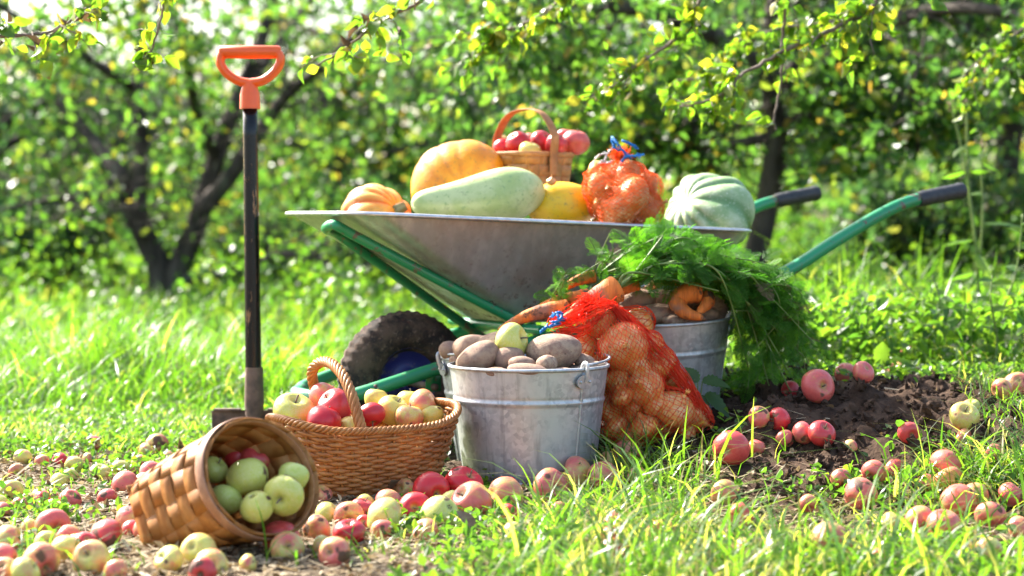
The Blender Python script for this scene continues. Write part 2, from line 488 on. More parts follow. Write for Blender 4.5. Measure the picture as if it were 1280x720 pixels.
# ---------------------------------------------------------------- ground sheet
def build_ground():
    xs = np.concatenate([-np.geomspace(400, 2.6, 26), np.linspace(-2.5, 2.5, 250), np.geomspace(2.6, 400, 26)])
    ys = np.concatenate([[-400, -120, -30, -8, -2, 0.5], np.linspace(1.5, 2.4, 8), np.linspace(2.45, 7, 250), np.geomspace(7.1, 500, 70)])
    X, Y = np.meshgrid(xs, ys); Z = g(X, Y)
    V = np.stack([X, Y, Z], -1).reshape(-1, 3); nx = len(xs); ny = len(ys)
    i = np.arange(ny - 1)[:, None] * nx + np.arange(nx - 1)[None]
    Q = np.stack([i, i + 1, i + 1 + nx, i + nx], -1).reshape(-1, 4)
    o = quads_obj('ground', V, Q, np.zeros(len(Q)), M['ground'], smooth_=True)
    tag(o, kind='structure', label='bare brown garden earth rising to the right of the buckets')
build_ground()

# ---------------------------------------------------------------- leaves / grass generators
def leaf_quads(P, size, rng, updir=.5, aspect=.62, fold=.25, tangent=None, curl=.15):
    """each leaf: 2 quads. P (n,3) size (n,)"""
    n = len(P)
    T = norm(rng.normal(size=(n, 3)) + (0 if tangent is None else tangent))
    Nn = norm(rng.normal(size=(n, 3)) + np.array([0, 0, updir * 2]))
    B = norm(np.cross(Nn, T)); Nn = np.cross(T, B)
    s = np.asarray(size)[:, None]
    w = aspect * .5 * s
    pts = [P, P + T * s * .3 + B * w + Nn * w * fold, P + T * s * .72 + B * w * .75 + Nn * (w * fold - curl * s * .3), P + T * s - Nn * curl * s,
           P + T * s * .72 - B * w * .75 + Nn * (w * fold - curl * s * .3), P + T * s * .3 - B * w + Nn * w * fold]
    V = np.stack(pts, 1).reshape(-1, 3)
    b = np.arange(n)[:, None] * 6
    Q = np.concatenate([b + np.array([[0, 1, 2, 3]]), b + np.array([[0, 3, 4, 5]])], 1).reshape(-1, 4)
    return V, Q

def fine_leaf_quads(P, size, rng, updir, aspect, tangent):
    n = len(P); T = norm(rng.normal(size=(n, 3)) * .7 + tangent); Nn = norm(rng.normal(size=(n, 3)) + np.array([0, 0, updir * 2]))
    B = norm(np.cross(Nn, T)); Nn = np.cross(T, B); s = np.asarray(size)[:, None]; V = []; K = 6
    cu = rng.uniform(.05, .45, (n, 1)); wv = rng.uniform(0, .12, (n, 1)); fo = rng.uniform(.1, .5, (n, 1))
    for k in range(K + 1):
        u = k / K; w = s * aspect * .5 * math.sin(PI * min(1, u * .97 + .03) ** .78) + s * .004
        c = P + T * s * (.12 + u * .88) - Nn * cu * s * u * u + Nn * wv * s * math.sin(6 * u)
        V += [c - B * w + Nn * w * fo, c, c + B * w + Nn * w * fo]
    V += [P - B * s * .012, P, P + B * s * .012]
    V = np.stack(V, 1).reshape(-1, 3); m = 3 * (K + 2); b = np.arange(n)[:, None] * m; q = []
    for k in range(K): q += [[3 * k, 3 * k + 1, 3 * k + 4, 3 * k + 3], [3 * k + 1, 3 * k + 2, 3 * k + 5, 3 * k + 4]]
    q.append([3 * (K + 1), 3 * (K + 1) + 2, 2, 0])
    Q = (b[:, :, None] + np.array(q)[None]).reshape(-1, 4); return V, Q, len(q)

def grass_quads(X, Y, h, w, rng, lean=.6, zoff=None, seg=4, az=None):
    n = len(X); Z = g(X, Y) - .004
    if zoff is not None: Z = Z + zoff
    a = rng.uniform(0, 2 * PI, n) if az is None else az
    d = np.stack([np.cos(a), np.sin(a), np.zeros(n)], 1)
    fa = a + PI / 2 + rng.normal(0, .5, n)
    side = np.stack([np.cos(fa), np.sin(fa), np.zeros(n)], 1)
    ln = np.abs(rng.normal(lean, .35 * lean, n))
    base = np.stack([X, Y, Z], 1); V = []
    for k in range(seg + 1):
        t = k / seg
        c = base + d * (h * ln * t * t)[:, None] + np.array([0, 0, 1]) * (h * (t - .42 * np.minimum(ln, 1.6) * t ** 2.4))[:, None]
        ww = (w * (1 - t) ** .6 * (.75 + .25 * min(1, t * 6)) + w * .04)[:, None]
        V += [c - side * ww * .5, c + side * ww * .5]
    V = np.stack(V, 1).reshape(-1, 3); b = np.arange(n)[:, None] * (2 * seg + 2)
    Q = np.concatenate([b + np.array([[2 * k, 2 * k + 1, 2 * k + 3, 2 * k + 2]]) for k in range(seg)], 1).reshape(-1, 4)
    return V, Q

def frustum_xy(n, d0, d1, rng, margin=1.15, power=1.0, px0=0, px1=1280):
    u = rng.uniform(0, 1, n)
    D = (d0 ** (2 - power) + u * (d1 ** (2 - power) - d0 ** (2 - power))) ** (1 / (2 - power)) if power != 2 else d0 * (d1 / d0) ** u
    px = rng.uniform(640 + (px0 - 640) * margin, 640 + (px1 - 640) * margin, n)
    return (px - 640) / F * D, D

clump = SN(21, 12, 3.0); clump2 = SN(22, 12, 7.0)

def veg_stuff():
    r = np.random.default_rng(11)
    parts = []
    def addg(X, Y, h, w, lean, tlo, thi, dry=.04, az=None):
        V, Q = grass_quads(X, Y, h, w, r, lean, az=az)
        t = r.uniform(tlo, thi, len(X)); t[r.uniform(size=len(X)) < dry] = .97
        parts.append((V, Q, np.repeat(t, 4)))
    def keep(X, Y, f):
        k = f(X, Y); return X[k], Y[k]
    def cn(X, Y, s=0): return clump(np.stack([X, Y, np.full_like(X, s)], 1))
    # tall left meadow tufts D 4.9..8
    X, Y = frustum_xy(36000, 4.9, 8.2, r, px0=-300, px1=640, power=.6)
    X, Y = keep(X, Y, lambda x, y: cn(x, y) + r.normal(0, .5, len(x)) > -.1)
    c = np.clip(cn(X, Y), 0, 1.5)
    addg(X, Y, (.06 + .085 * c) * r.uniform(.5, 1.3, len(X)) * (.8 + .35 * smooth((Y - 5) / 1.5)), r.uniform(.003, .007, len(X)), .75, .25, .92)
    # distinct tall tufts
    for (px, D, hh, nn) in [(165, 6.2, .31, 170), (140, 6.1, .27, 110), (190, 6.3, .26, 90), (100, 6.0, .25, 110), (60, 6.3, .26, 100), (280, 6.1, .19, 90), (250, 6.4, .17, 90), (345, 5.9, .24, 110), (40, 6.6, .22, 80), (390, 6.3, .26, 90), (300, 6.7, .22, 80), (10, 5.9, .2, 70), (210, 5.7, .2, 80),
                            (1010, 5.6, .26, 50), (1080, 6.0, .30, 60), (1160, 5.7, .26, 60), (1250, 6.2, .30, 70), (1130, 6.8, .4, 60), (1040, 7.0, .4, 60)]:
        n = nn; x0 = (px - 640) / F * D
        X = x0 + r.normal(0, .07, n); Y = D + r.normal(0, .1, n)
        addg(X, Y, hh * r.uniform(.6, 1.3, n), r.uniform(.004, .008, n), .6, .3, .9)
    # right side meadow
    X, Y = frustum_xy(12000, 4.9, 9, r, px0=900, px1=1500, power=.6)
    X, Y = keep(X, Y, lambda x, y: cn(x, y) + r.normal(0, .6, len(x)) > .1)
    addg(X, Y, .13 * r.uniform(.4, 1.4, len(X)), r.uniform(.003, .006, len(X)), .8, .3, .95, .08)
    # far meadow
    X, Y = frustum_xy(46000, 8, 26, r, power=1.2, margin=2.0)
    addg(X, Y, .16 * r.uniform(.4, 1.5, len(X)) * (Y / 10) ** .5, r.uniform(.008, .016, len(X)) * (Y / 10), .7, .25, .95)
    # short turf between, left
    X, Y = frustum_xy(16000, 3.95, 5.3, r, px0=-60, px1=560, power=.5)
    X, Y = keep(X, Y, lambda x, y: cn(x, y, 3) + r.normal(0, .4, len(x)) > .25 - (y - 3.9) * .9)
    addg(X, Y, .045 * r.uniform(.4, 1.6, len(X)), r.uniform(.0018, .004, len(X)), .9, .3, .95, .12)
    # foreground left sparse blades
    X, Y = frustum_xy(2600, 2.75, 4.0, r, px0=-60, px1=640, power=.5)
    X, Y = keep(X, Y, lambda x, y: cn(x, y, 5) > .55)
    addg(X, Y, .05 * r.uniform(.4, 1.5, len(X)), r.uniform(.002, .004, len(X)), .9, .4, .95, .15)
    # foreground right grass: long arching blades
    X, Y = frustum_xy(5600, 2.75, 3.75, r, px0=560, px1=1340, power=.5)
    def fr(x, y):
        px = 640 + F * x / y; py = HY + F * H / y
        lim = np.where(px > 850, 680 - 55 * np.clip((px - 1120) / 120, 0, 1), 625) + 40 * np.sin(px / 70.0) + np.where(px < 730, (730 - px) * .9, 0)
        lim = np.where((px > 740) & (px < 860), lim - 45, lim)
        return (py > lim - 20 + r.normal(0, 22, len(x))) & (cn(x, y, 8) + r.normal(0, .5, len(x)) > -.35)
    X, Y = keep(X, Y, fr)
    addg(X, Y, .085 * r.uniform(.35, 1.6, len(X)), r.uniform(.0025, .0055, len(X)), .9, .05, .93, .24)
    X2, Y2 = X[::11], Y[::11]
    addg(X2, Y2, .19 * r.uniform(.7, 1.3, len(X2)), r.uniform(.004, .0085, len(X2)), 1.0, .4, .93, .04)
    # blades at the sack foot and the bottom left corner
    for (px, py, s, n, hh) in [(800, 590, .05, 70, .12), (835, 600, .07, 90, .12), (760, 640, .06, 60, .10), (1250, 600, .09, 90, .10), (1200, 640, .08, 70, .11),
                               (60, 712, .05, 22, .09), (20, 700, .05, 18, .09), (165, 712, .03, 8, .06), (360, 706, .03, 7, .10), (450, 700, .05, 22, .06), (960, 560, .05, 10, .10), (1000, 660, .1, 40, .10), (1100, 610, .06, 10, .09)]:
        p = ghit(px, py); X = p[0] + r.normal(0, s, n); Y = p[1] + r.normal(0, s, n)
        addg(X, Y, hh * r.uniform(.5, 1.3, n), r.uniform(.003, .006, n), .9, .45, .93, .05)
    # blades on the worked bed, sparse
    X, Y = frustum_xy(6000, 3.6, 5.2, r, px0=880, px1=1400, power=.5)
    X, Y = keep(X, Y, lambda x, y: cn(x, y, 12) + np.clip((x / y * F - 540) / 50, 0, 2) > .75)
    addg(X, Y, .05 * r.uniform(.4, 1.7, len(X)), r.uniform(.002, .004, len(X)), .9, .3, .95, .12)
    V = []; Q = []; T = []; n = 0
    for v, q, t in parts: V.append(v); Q.append(q + n); T.append(t); n += len(v)
    o = quads_obj('grass', np.concatenate(V), np.concatenate(Q), np.concatenate(T), M['grass'], smooth_=True)
    tag(o, 'bright green backlit grass growing over the orchard ground', 'grass', kind='stuff')

    # low weeds / clover ground cover
    P = []; S = []
    def patch(X, Y, zmax, s0, s1):
        Z = g(X, Y) + r.uniform(0.003, 1, len(X)) * zmax
        P.append(np.stack([X, Y, Z], 1)); S.append(r.uniform(s0, s1, len(X)))
    X, Y = frustum_xy(26000, 3.5, 6, r, px0=-60, px1=620, power=.4)
    X, Y = keep(X, Y, lambda x, y: clump2(np.stack([x, y, 0 * x], 1)) + r.normal(0, .4, len(x)) > .75 - (y - 3.5) * .8)
    patch(X, Y, .03, .008, .022)
    X, Y = frustum_xy(9000, 2.8, 3.7, r, px0=500, px1=1340, power=.5)
    X, Y = keep(X, Y, lambda x, y: clump2(np.stack([x, y, 0 * x + 2], 1)) + r.normal(0, .3, len(x)) > .1)
    patch(X, Y, .03, .008, .024)
    X, Y = frustum_xy(10000, 3.6, 5.4, r, px0=860, px1=1340, power=.5)
    X, Y = keep(X, Y, lambda x, y: clump2(np.stack([x, y, 0 * x + 5], 1)) + r.normal(0, .25, len(x)) > .55 - np.clip(y - 4.5, 0, 1) * 1.5)
    patch(X, Y, .035, .008, .026)
    X, Y = frustum_xy(14000, 5.0, 9, r, px0=880, px1=1340, power=.8)
    patch(X, Y, .16, .02, .05)
    X, Y = frustum_xy(5000, 2.8, 3.6, r, px0=-60, px1=640, power=.5)
    X, Y = keep(X, Y, lambda x, y: clump2(np.stack([x, y, 0 * x + 7], 1)) > 1.15)
    patch(X, Y, .02, .008, .02)
    P = np.concatenate(P); S = np.concatenate(S)
    V, Q = leaf_quads(P, S, r, .9, .7)
    o = quads_obj('ground_cover', V, Q, np.repeat(r.uniform(0, 1, len(P)), 2), M['weed_leaf'])
    tag(o, 'low leafy weeds creeping between the fallen apples', 'weeds', kind='stuff')

    # far undergrowth (waist-high bushes of weeds)
    X, Y = frustum_xy(60000, 8.5, 24, r, power=1.0, margin=1.9)
    k = cn(X * .5, Y * .5, 30) + r.normal(0, .3, len(X)) > -.2
    X, Y = X[k], Y[k]
    hh = np.clip(.22 + .25 * cn(X * .7, Y * .7, 40), .06, .9) * (.6 + Y / 18)
    Z = g(X, Y) + r.uniform(0, 1, len(X)) ** .8 * hh
    V, Q = leaf_quads(np.stack([X, Y, Z], 1), r.uniform(.03, .07, len(X)) * (Y / 12) ** .5, r, .7, .6)
    o = quads_obj('undergrowth', V, Q, np.repeat(r.uniform(0, 1, len(X)), 2), M['weed_leaf'])
    tag(o, 'bright leafy undergrowth beneath the orchard trees', 'undergrowth', kind='stuff')

    # dry litter: straw bits and shreds
    Vs = []; Qs = []; Ts = []; n = 0
    X, Y = frustum_xy(30000, 2.75, 4.4, r, power=.6)
    sx = soilmask(X, Y)
    k = (cn(X, Y, 50) + r.normal(0, .5, len(X)) > -.3) & (r.uniform(size=len(X)) > sx * .96)
    X, Y = X[k], Y[k]; m = len(X)
    a = r.uniform(0, 2 * PI, m); L = r.uniform(.01, .05, m); w = r.uniform(.0008, .003, m)
    d = np.stack([np.cos(a), np.sin(a), r.normal(0, .18, m)], 1); s = np.stack([-np.sin(a), np.cos(a), r.normal(0, .3, m)], 1)
    b = np.stack([X, Y, g(X, Y) + r.uniform(.002, .01, m)], 1)
    V = np.stack([b - s * w[:, None], b + s * w[:, None], b + d * L[:, None] + s * w[:, None] * .6, b + d * L[:, None] - s * w[:, None] * .6], 1).reshape(-1, 3)
    Q = np.arange(m * 4).reshape(-1, 4)
    Vs.append(V); Qs.append(Q); Ts.append(r.uniform(.3, 1, m)); n += len(V)
    X, Y = frustum_xy(9000, 2.75, 4.8, r, power=.4); k = r.uniform(size=len(X)) > soilmask(X, Y) * .93; X, Y = X[k], Y[k]; m = len(X)
    P = np.stack([X, Y, g(X, Y) + r.uniform(.001, .008, m)], 1)
    V, Q = leaf_quads(P, r.uniform(.005, .018, m), r, 1.0, .8, .5, curl=.4)
    Vs.append(V); Qs.append(Q + n); Ts.append(np.repeat(r.uniform(0, 1, m), 2)); n += len(V)
    X, Y = frustum_xy(230, 2.8, 4.9, r, power=.4); m = len(X)
    P = np.stack([X, Y, g(X, Y) + r.uniform(.003, .012, m)], 1)
    V, Q = leaf_quads(P, r.uniform(.015, .032, m), r, 1.0, .6, .6, curl=.5)
    Vs.append(V); Qs.append(Q + n); Ts.append(np.repeat(r.uniform(0, .7, m), 2))
    o = quads_obj('dry_litter', np.concatenate(Vs), np.concatenate(Qs), np.concatenate(Ts), M['dry_litter'])
    tag(o, 'dry straw and withered leaf bits scattered on the earth', 'litter', kind='stuff')

    # soil clods
    D, f = sphere_dirs(8, 6); mb = MB(); sn = SN(77, 8, 3)
    X, Y = frustum_xy(5500, 3.5, 5.2, r, px0=700, px1=1340, power=.4)
    k = r.uniform(size=len(X)) < soilmask(X, Y); X, Y = X[k], Y[k]
    for x, y in zip(X, Y):
        s = .0025 + .013 * r.uniform() ** 3
        V = D * (1 + .38 * sn(D * 1.6 + r.uniform(0, 9, 3)))[:, None] * s * r.uniform(.5, 1.2, 3)
        mb.add(V + np.array([x, y, gz(x, y) + s * .3]), f)
    o = mb.build('soil_clods', M['clod'], smooth_=False)
    tag(o, 'dark crumbly clods on the dug garden bed', 'soil', kind='stuff')
veg_stuff()

# ---------------------------------------------------------------- trees
def grow_twigs(limbs, n, L, r, droop=.25, upb=.1, zmin=.35):
    """twig paths starting on the limbs' outer two thirds"""
    out = []
    W_ = np.array([len(l[0]) for l in limbs], float); W_ /= W_.sum()
    for i in range(n):
        P, ra, rb = limbs[r.choice(len(limbs), p=W_)]
        k = int(r.uniform(.3, 1) * (len(P) - 1)); s = P[k]
        T = P[min(k + 1, len(P) - 1)] - P[max(k - 1, 0)]
        d = norm(norm(T) * .5 + r.normal(size=3) * .8 + np.array([0, 0, upb]))
        l = L * r.uniform(.5, 1.4); pts = [s]; m = 6
        for j in range(m):
            d = norm(d + r.normal(size=3) * .22 - np.array([0, 0, droop * (j / m)]))
            q = pts[-1] + d * l / m
            if q[2] < zmin: d[2] = abs(d[2]); q = pts[-1] + d * l / m
            pts.append(q)
        out.append(np.array(pts))
    return out

def leaves_on(twigs, per, jit, size, r):
    P = []; T = []
    for t in twigs:
        u = r.uniform(.1, 1, per) * (len(t) - 1); i = np.minimum(u.astype(int), len(t) - 2); f = (u - i)[:, None]
        P.append(t[i] * (1 - f) + t[i + 1] * f); T.append(np.repeat(norm(t[-1] - t[0])[None], per, 0))
    P = np.concatenate(P); T = np.concatenate(T)
    P = P + r.normal(0, jit, P.shape)
    return P, T

def make_tree(name, label, base, limbs, r, ntw=140, L=.5, sub=3, per=9, jit=.05, size=(.035, .065), mat='apple_leaf', trunk_n=9, group=None, zmin=.35, tw_r=.006, cat='tree', tone=(0, 1), clear=None):
    root = empty(name, base)
    tag(root, label, cat, group)
    B = np.array(base)
    mb = MB(); LL = []
    for pts, ra, rb in limbs:
        P = catmull(pts, 6); rr = np.linspace(ra, rb, len(P))
        P = P + SN(int(r.integers(1e6)), 6, 3)(P)[:, None] * rr[:, None] * .25
        V, f = tube(P, rr, trunk_n); mb.add(V - B, f); LL.append((P, ra, rb))
    tw = grow_twigs(LL, ntw, L, r, zmin=zmin)
    tw2 = []
    for t in tw:
        V, f = tube(t, np.linspace(tw_r, tw_r * .35, len(t)), 4, cap=False); mb.add(V - B, f)
        tw2.append(t)
        for _ in range(sub):
            k = r.integers(1, len(t) - 1); d = norm(norm(t[k + 1] - t[k - 1]) + r.normal(size=3) * .8)
            l = L * .5 * r.uniform(.4, 1.2)
            q = np.array([t[k] + d * l * u + np.array([0, 0, -.12 * l * u * u]) + r.normal(0, .01, 3) * u for u in np.linspace(0, 1, 4)])
            q[:, 2] = np.maximum(q[:, 2], zmin * .8)
            V, f = tube(q, np.linspace(tw_r * .6, tw_r * .25, 4), 3, cap=False); mb.add(V - B, f); tw2.append(q)
    mb.build('trunk', M['bark'], root)
    P, T = leaves_on(tw2, per, jit, size, r)
    if clear is not None:
        # the inside of the crown is bare: leaves sit on the outside of it
        dd = np.array([[np.linalg.norm(P - q[None], axis=1)] for L_ in LL[:clear[1]] for q in L_[0][::3]]).reshape(-1, len(P)).min(0)
        k = (dd > clear[0]) | (r.uniform(size=len(P)) < .02) | (P[:, 1] > B[1] + .3)
        P, T = P[k], T[k]
    V, Q = leaf_quads(P - B, r.uniform(size[0], size[1], len(P)), r, .25, .62, tangent=T * .6 + np.array([0, 0, -.35]))
    quads_obj('crown', V, Q, np.repeat(np.clip(r.uniform(tone[0], tone[1], len(P)), 0, 1), 2), M[mat], root)
    return root

def px_limb(pts, ra, rb, D):
    return ([W(p[0], p[1], D + (p[2] if len(p) > 2 else 0)) for p in pts], ra, rb)

rt = np.random.default_rng(31)
# the forked apple tree on the left
D = 11.6
b = ghit(213, 382); D = b[1]
limbs = [px_limb([(213, 392), (206, 360), (200, 335), (178, 300), (160, 255), (150, 215), (118, 175, .3), (70, 130, .5), (20, 60, .6)], .10, .025, D),
         px_limb([(216, 380), (226, 335), (242, 290), (262, 225), (282, 165), (302, 110), (330, 40), (350, -60)], .085, .03, D),
         px_limb([(175, 296), (170, 240), (172, 180), (170, 110), (176, 20), (168, -90)], .055, .02, D - .1),
         px_limb([(250, 262), (285, 225), (322, 170), (356, 122), (400, 85, -.4), (470, 20, -.8)], .06, .02, D - .1),
         px_limb([(228, 352), (262, 345), (312, 330), (360, 318, -.3), (420, 330, -.6)], .04, .012, D - .1),
         px_limb([(150, 220), (110, 245), (60, 250, -.3), (0, 262, -.5)], .03, .012, D),
         px_limb([(270, 200), (240, 130, -.6), (230, 60, -1.2), (200, -40, -1.6)], .04, .015, D),
         px_limb([(170, 110), (90, 60, -.5), (20, 20, -1), (-60, -30, -1.2)], .035, .012, D),
         px_limb([(300, 120), (380, 10, .6), (450, -80, 1)], .035, .012, D)]
make_tree('apple_tree', 'old apple tree with a forked leaning trunk in the grass left of the barrow', tuple(b), limbs, rt, ntw=230, L=.75, sub=3, per=10, jit=.035, size=(.045, .075), zmin=.5, clear=(.62, 6))

# the apple tree behind the barrow handles on the right
D = 8.6
b = np.array([*W(945, 400, D)[:2], 0]); b[2] = gz(b[0], b[1]) - .02
limbs = [([b, W(938, 340, D), W(952, 280, D), W(965, 215, D), W(972, 160, D), W(962, 80, D), W(975, -40, D), W(1000, -220, D)], .06, .035),
         px_limb([(972, 160), (1010, 146), (1050, 150), (1100, 165, -.2), (1150, 190, -.3)], .03, .010, D),
         px_limb([(968, 170), (920, 180), (860, 185, .2), (800, 190, .3), (740, 170, .4)], .028, .008, D),
         px_limb([(965, 110), (1040, 60), (1130, 20, -.4), (1230, 10, -.8), (1330, 40, -.9)], .045, .015, D),
         px_limb([(962, 90), (880, 40), (780, 10, -.3), (690, 20, -.5), (600, 70, -.6)], .045, .014, D),
         px_limb([(975, -30), (1100, -90, .4), (1240, -80, .8), (1340, 0, .9)], .05, .02, D),
         px_limb([(975, -30), (860, -120, .5), (720, -120, .9), (600, -60, 1.1)], .05, .02, D),
         px_limb([(1000, -200), (1100, -330, -.5), (1180, -420, -1)], .04, .02, D),
         px_limb([(1000, -200), (880, -330, .5), (780, -430, 1)], .04, .02, D)]
make_tree('apple_tree', 'dark-trunked apple tree standing behind the barrow handles with low leafy boughs', tuple(b), limbs, rt, ntw=300, L=.6, sub=3, per=10, jit=.022, size=(.04, .07), zmin=.95, clear=(.22, 1))

# further orchard trees
def auto_tree(label, px, D, h, spread, mat='apple_leaf', n=260, zmin=.4, size=(.04, .08), per=11, nl=9, tone=(0, 1), tr=.09, L=.9, first=.25):
    x = (px - 640) / F * D; b = np.array([x, D, gz(x, D) - .02])
    top = b + np.array([rt.normal(0, .15), rt.normal(0, .15), h * .8])
    limbs = [([b, b + (top - b) * .3 + rt.normal(0, .06, 3), b + (top - b) * .65 + rt.normal(0, .08, 3), top], tr, tr * .35)]
    for i in range(nl):
        k = rt.uniform(first, .9); s = b + (top - b) * k; a = i * 2.4 + rt.uniform(-.4, .4); l = spread * rt.uniform(.7, 1.1) * (1.1 - .5 * k)
        e = np.array([math.cos(a), math.sin(a), 0])
        limbs.append(([s, s + e * l * .4 + [0, 0, .25 * l], s + e * l * .75 + [0, 0, .28 * l], s + e * l + [0, 0, .08 * l]], tr * .45, tr * .12))
    return make_tree('apple_tree', label, tuple(b), limbs, rt, ntw=n, L=L, sub=3, per=per, jit=.04, size=(size[0] * 1.2, size[1] * 1.2), mat=mat, trunk_n=7, zmin=zmin, tone=tone)
GR = 'fruit trees in the back rows of the orchard'
auto_tree('apple tree with yellowing leaves between the shovel and the barrow, back row', 455, 15.5, 2.6, 1.7, n=150, tone=(.15, 1), zmin=.5)['group'] = GR
auto_tree('bushy dark green tree at the right edge of the orchard, leaves glinting', 1260, 11.0, 3.2, 1.9, mat='shade_leaf', n=260, zmin=.75, size=(.04, .07))['group'] = GR
auto_tree('leafy tree behind the heap of pumpkins in the back row', 700, 14.0, 2.7, 1.8, n=170, mat='shade_leaf', zmin=.45)['group'] = GR
auto_tree('low spreading tree at the far left edge of the orchard', -20, 14.5, 2.7, 1.8, n=170, mat='shade_leaf', zmin=.4)['group'] = GR
auto_tree('sunlit tree between the right-hand apple tree and the tall weed', 1110, 17.0, 3.4, 2.2, n=240, zmin=.9, tone=(.2, 1))['group'] = GR

def bush(label, px, D, h, rad, seed, mat='shade_leaf'):
    r = np.random.default_rng(seed); x = (px - 640) / F * D; b = np.array([x, D, gz(x, D)]); limbs = []
    for k in range(9):
        a = r.uniform(0, 6.28); e = np.array([math.cos(a), math.sin(a), 0]) * rad * r.uniform(.3, 1)
        limbs.append(([b + e * .1, b + e * .4 + [0, 0, h * .4], b + e * .8 + [0, 0, h * .7], b + e + [0, 0, h * r.uniform(.7, 1)]], .012, .004))
    t = make_tree('bush', label, tuple(b), limbs, r, ntw=90, L=.35, sub=3, per=9, jit=.03, size=(.04, .075), mat=mat, trunk_n=5, zmin=.05, cat='bush', group='bushes under the orchard trees')
    return t
bush('low dark bush at the far left of the orchard edge', 10, 12.6, .55, .7, 1)
bush('rounded bush under the front lip of the barrow tray', 395, 13.2, .45, .6, 4)
bush('bush behind the barrow wheel and braces', 490, 12.6, .42, .6, 5)
bush('bush seen between the barrow frame and the front bucket', 560, 12.8, .6, .7, 6)
bush('dark bush behind the near barrow grip', 1160, 10.6, .5, .6, 8)
bush('dark bush at the far right edge of the orchard', 1275, 10.2, .6, .6, 9)

# the far wood closing the view: reads as one mass
def far_wood():
    r = np.random.default_rng(55); P = []; S = []; mb = MB()
    for i in range(60):
        y = r.uniform(19, 34); x = (-.8 + 1.6 * (i + r.uniform()) / 60) * y; h = r.uniform(1.6, 2.6) + (1.2 if x > .02 * y else 0)
        hb = h * .55 + .1
        n = 800
        d = norm(r.normal(size=(n, 3))); rad = r.uniform(.55, 1, n)[:, None] ** .6
        lob = 1 + .3 * SN(int(r.integers(1e6)), 8, 3)(d)[:, None]
        c = np.array([x, y, hb])
        P.append(c + d * rad * lob * np.array([h * .42, h * .42, h * .46])); S.append(r.uniform(.10, .2, n))
        mb.add(*tube([[x, y, -.1], [x + r.normal(0, .1), y, hb * .6], [x, y, hb]], [.1, .08, .04], 6))
    y = r.uniform(20, 36, 18000); x = r.uniform(-.8, .8, 18000) * y
    P.append(np.stack([x, y, r.uniform(0, 1.3, 18000)], 1)); S.append(r.uniform(.08, .16, 18000))
    P = np.concatenate(P); S = np.concatenate(S); P[:, 2] = np.maximum(P[:, 2], .1)
    V, Q = leaf_quads(P, S, r, .3, .7)
    o = quads_obj('far_woods', V, Q, np.repeat(r.uniform(0, 1, len(P)), 2), M['apple_leaf'])
    tag(o, 'far green woods closing off the end of the orchard', 'woods', kind='stuff')
    o2 = mb.build('woodland_trunks', M['bark']); 
    o2.parent = o
far_wood()

# overhanging boughs of the tree above the picture
def bough(label, pts, ra, rb, D, side, ntw, leafn, r, L=.10, tone=(.2, 1), dead=0):
    P = catmull([W(p[0], p[1], D + (p[2] if len(p) > 2 else 0)) for p in pts], 8)
    P = P + r.normal(0, .0015, P.shape)
    B = P[0]; root = empty('apple_bough', tuple(B)); tag(root, label, 'bough', 'leafy boughs hanging into the top of the view')
    mb = MB(); V, f = tube(P - B, np.linspace(ra, rb, len(P)), 7); mb.add(V, f)
    tw = []
    for i in range(ntw):
        k = int(r.uniform(.12, 1) * (len(P) - 2)); d = norm(norm(P[k + 1] - P[k]) * .7 + r.normal(size=3) * .7 + np.array([0, 0, -.2]))
        l = L * r.uniform(.3, 1.5)
        q = np.array([P[k] + d * l * u + np.array([0, 0, -.25 * l * u * u]) + r.normal(0, .004, 3) for u in np.linspace(0, 1, 5)])
        V, f = tube(q - B, np.linspace(rb * .9, rb * .45, 5), 5); mb.add(V, f); tw.append(q)
    mb.build('branch', M['twig'], root)
    LP, T = leaves_on(tw + [P] * max(1, ntw // 8), leafn, .008, None, r)
    n = len(LP)
    V, Q, nq = fine_leaf_quads(LP - B, r.uniform(.026, .052, n), r, .35, .66, T * .6 + np.array([0, 0, -.5]))
    quads_obj('leaves', V, Q, np.repeat(r.uniform(tone[0], tone[1], n) ** 1.4, nq), M['near_leaf'], root, True)
    if dead:
        k = r.integers(0, n, dead)
        V, Q = leaf_quads(LP[k] - B, r.uniform(.02, .035, dead), r, 0, .6, .8, curl=.6)
        quads_obj('withered_leaves', V, Q, np.repeat(r.uniform(.1, .5, dead), 2), M['dry_litter'], root)
rb_ = np.random.default_rng(91)
bough('long bough arching down from the top over the squash to the right', [(1190, -120, .3), (1140, -50), (1095, 5), (1050, 32), (985, 62), (930, 92), (895, 122), (850, 134)], .009, .0022, 5.0, 0, 26, 7, rb_)
bough('slender bough slanting down over the basket handle', [(960, -90, .2), (900, -50), (872, 5), (845, 48), (800, 78), (765, 108), (728, 122)], .007, .002, 5.2, 0, 20, 7, rb_)
bough('bare-tipped twig drooping beside the dark trunk', [(1005, -60, .2), (985, -10), (978, 50), (976, 100), (968, 150), (970, 162)], .005, .002, 5.1, 0, 6, 3, rb_, L=.06)
bough('bough with withered leaves reaching from the top towards the orange shovel handle', [(640, -70, .1), (590, -40), (525, 2), (475, 28), (430, 62), (396, 82)], .006, .002, 4.7, 0, 14, 5, rb_, dead=8)
bough('short twig hanging from the top edge left of the shovel', [(225, -60), (208, -20), (202, 20), (190, 60), (172, 88)], .004, .0018, 4.5, 0, 6, 4, rb_, L=.06, dead=4)
bough('bough with brown leaves in the upper left corner', [(-60, 60), (-20, 50), (20, 45), (60, 40), (110, 10), (150, -40)], .005, .002, 4.4, 0, 12, 4, rb_, L=.08, dead=10)
bough('crooked bough crossing the top right of the view', [(1180, -70, .3), (1120, -20), (1085, 20), (1020, 30), (960, 40), (905, 78), (880, 95), (845, 100)], .006, .002, 5.6, 0, 24, 8, rb_)
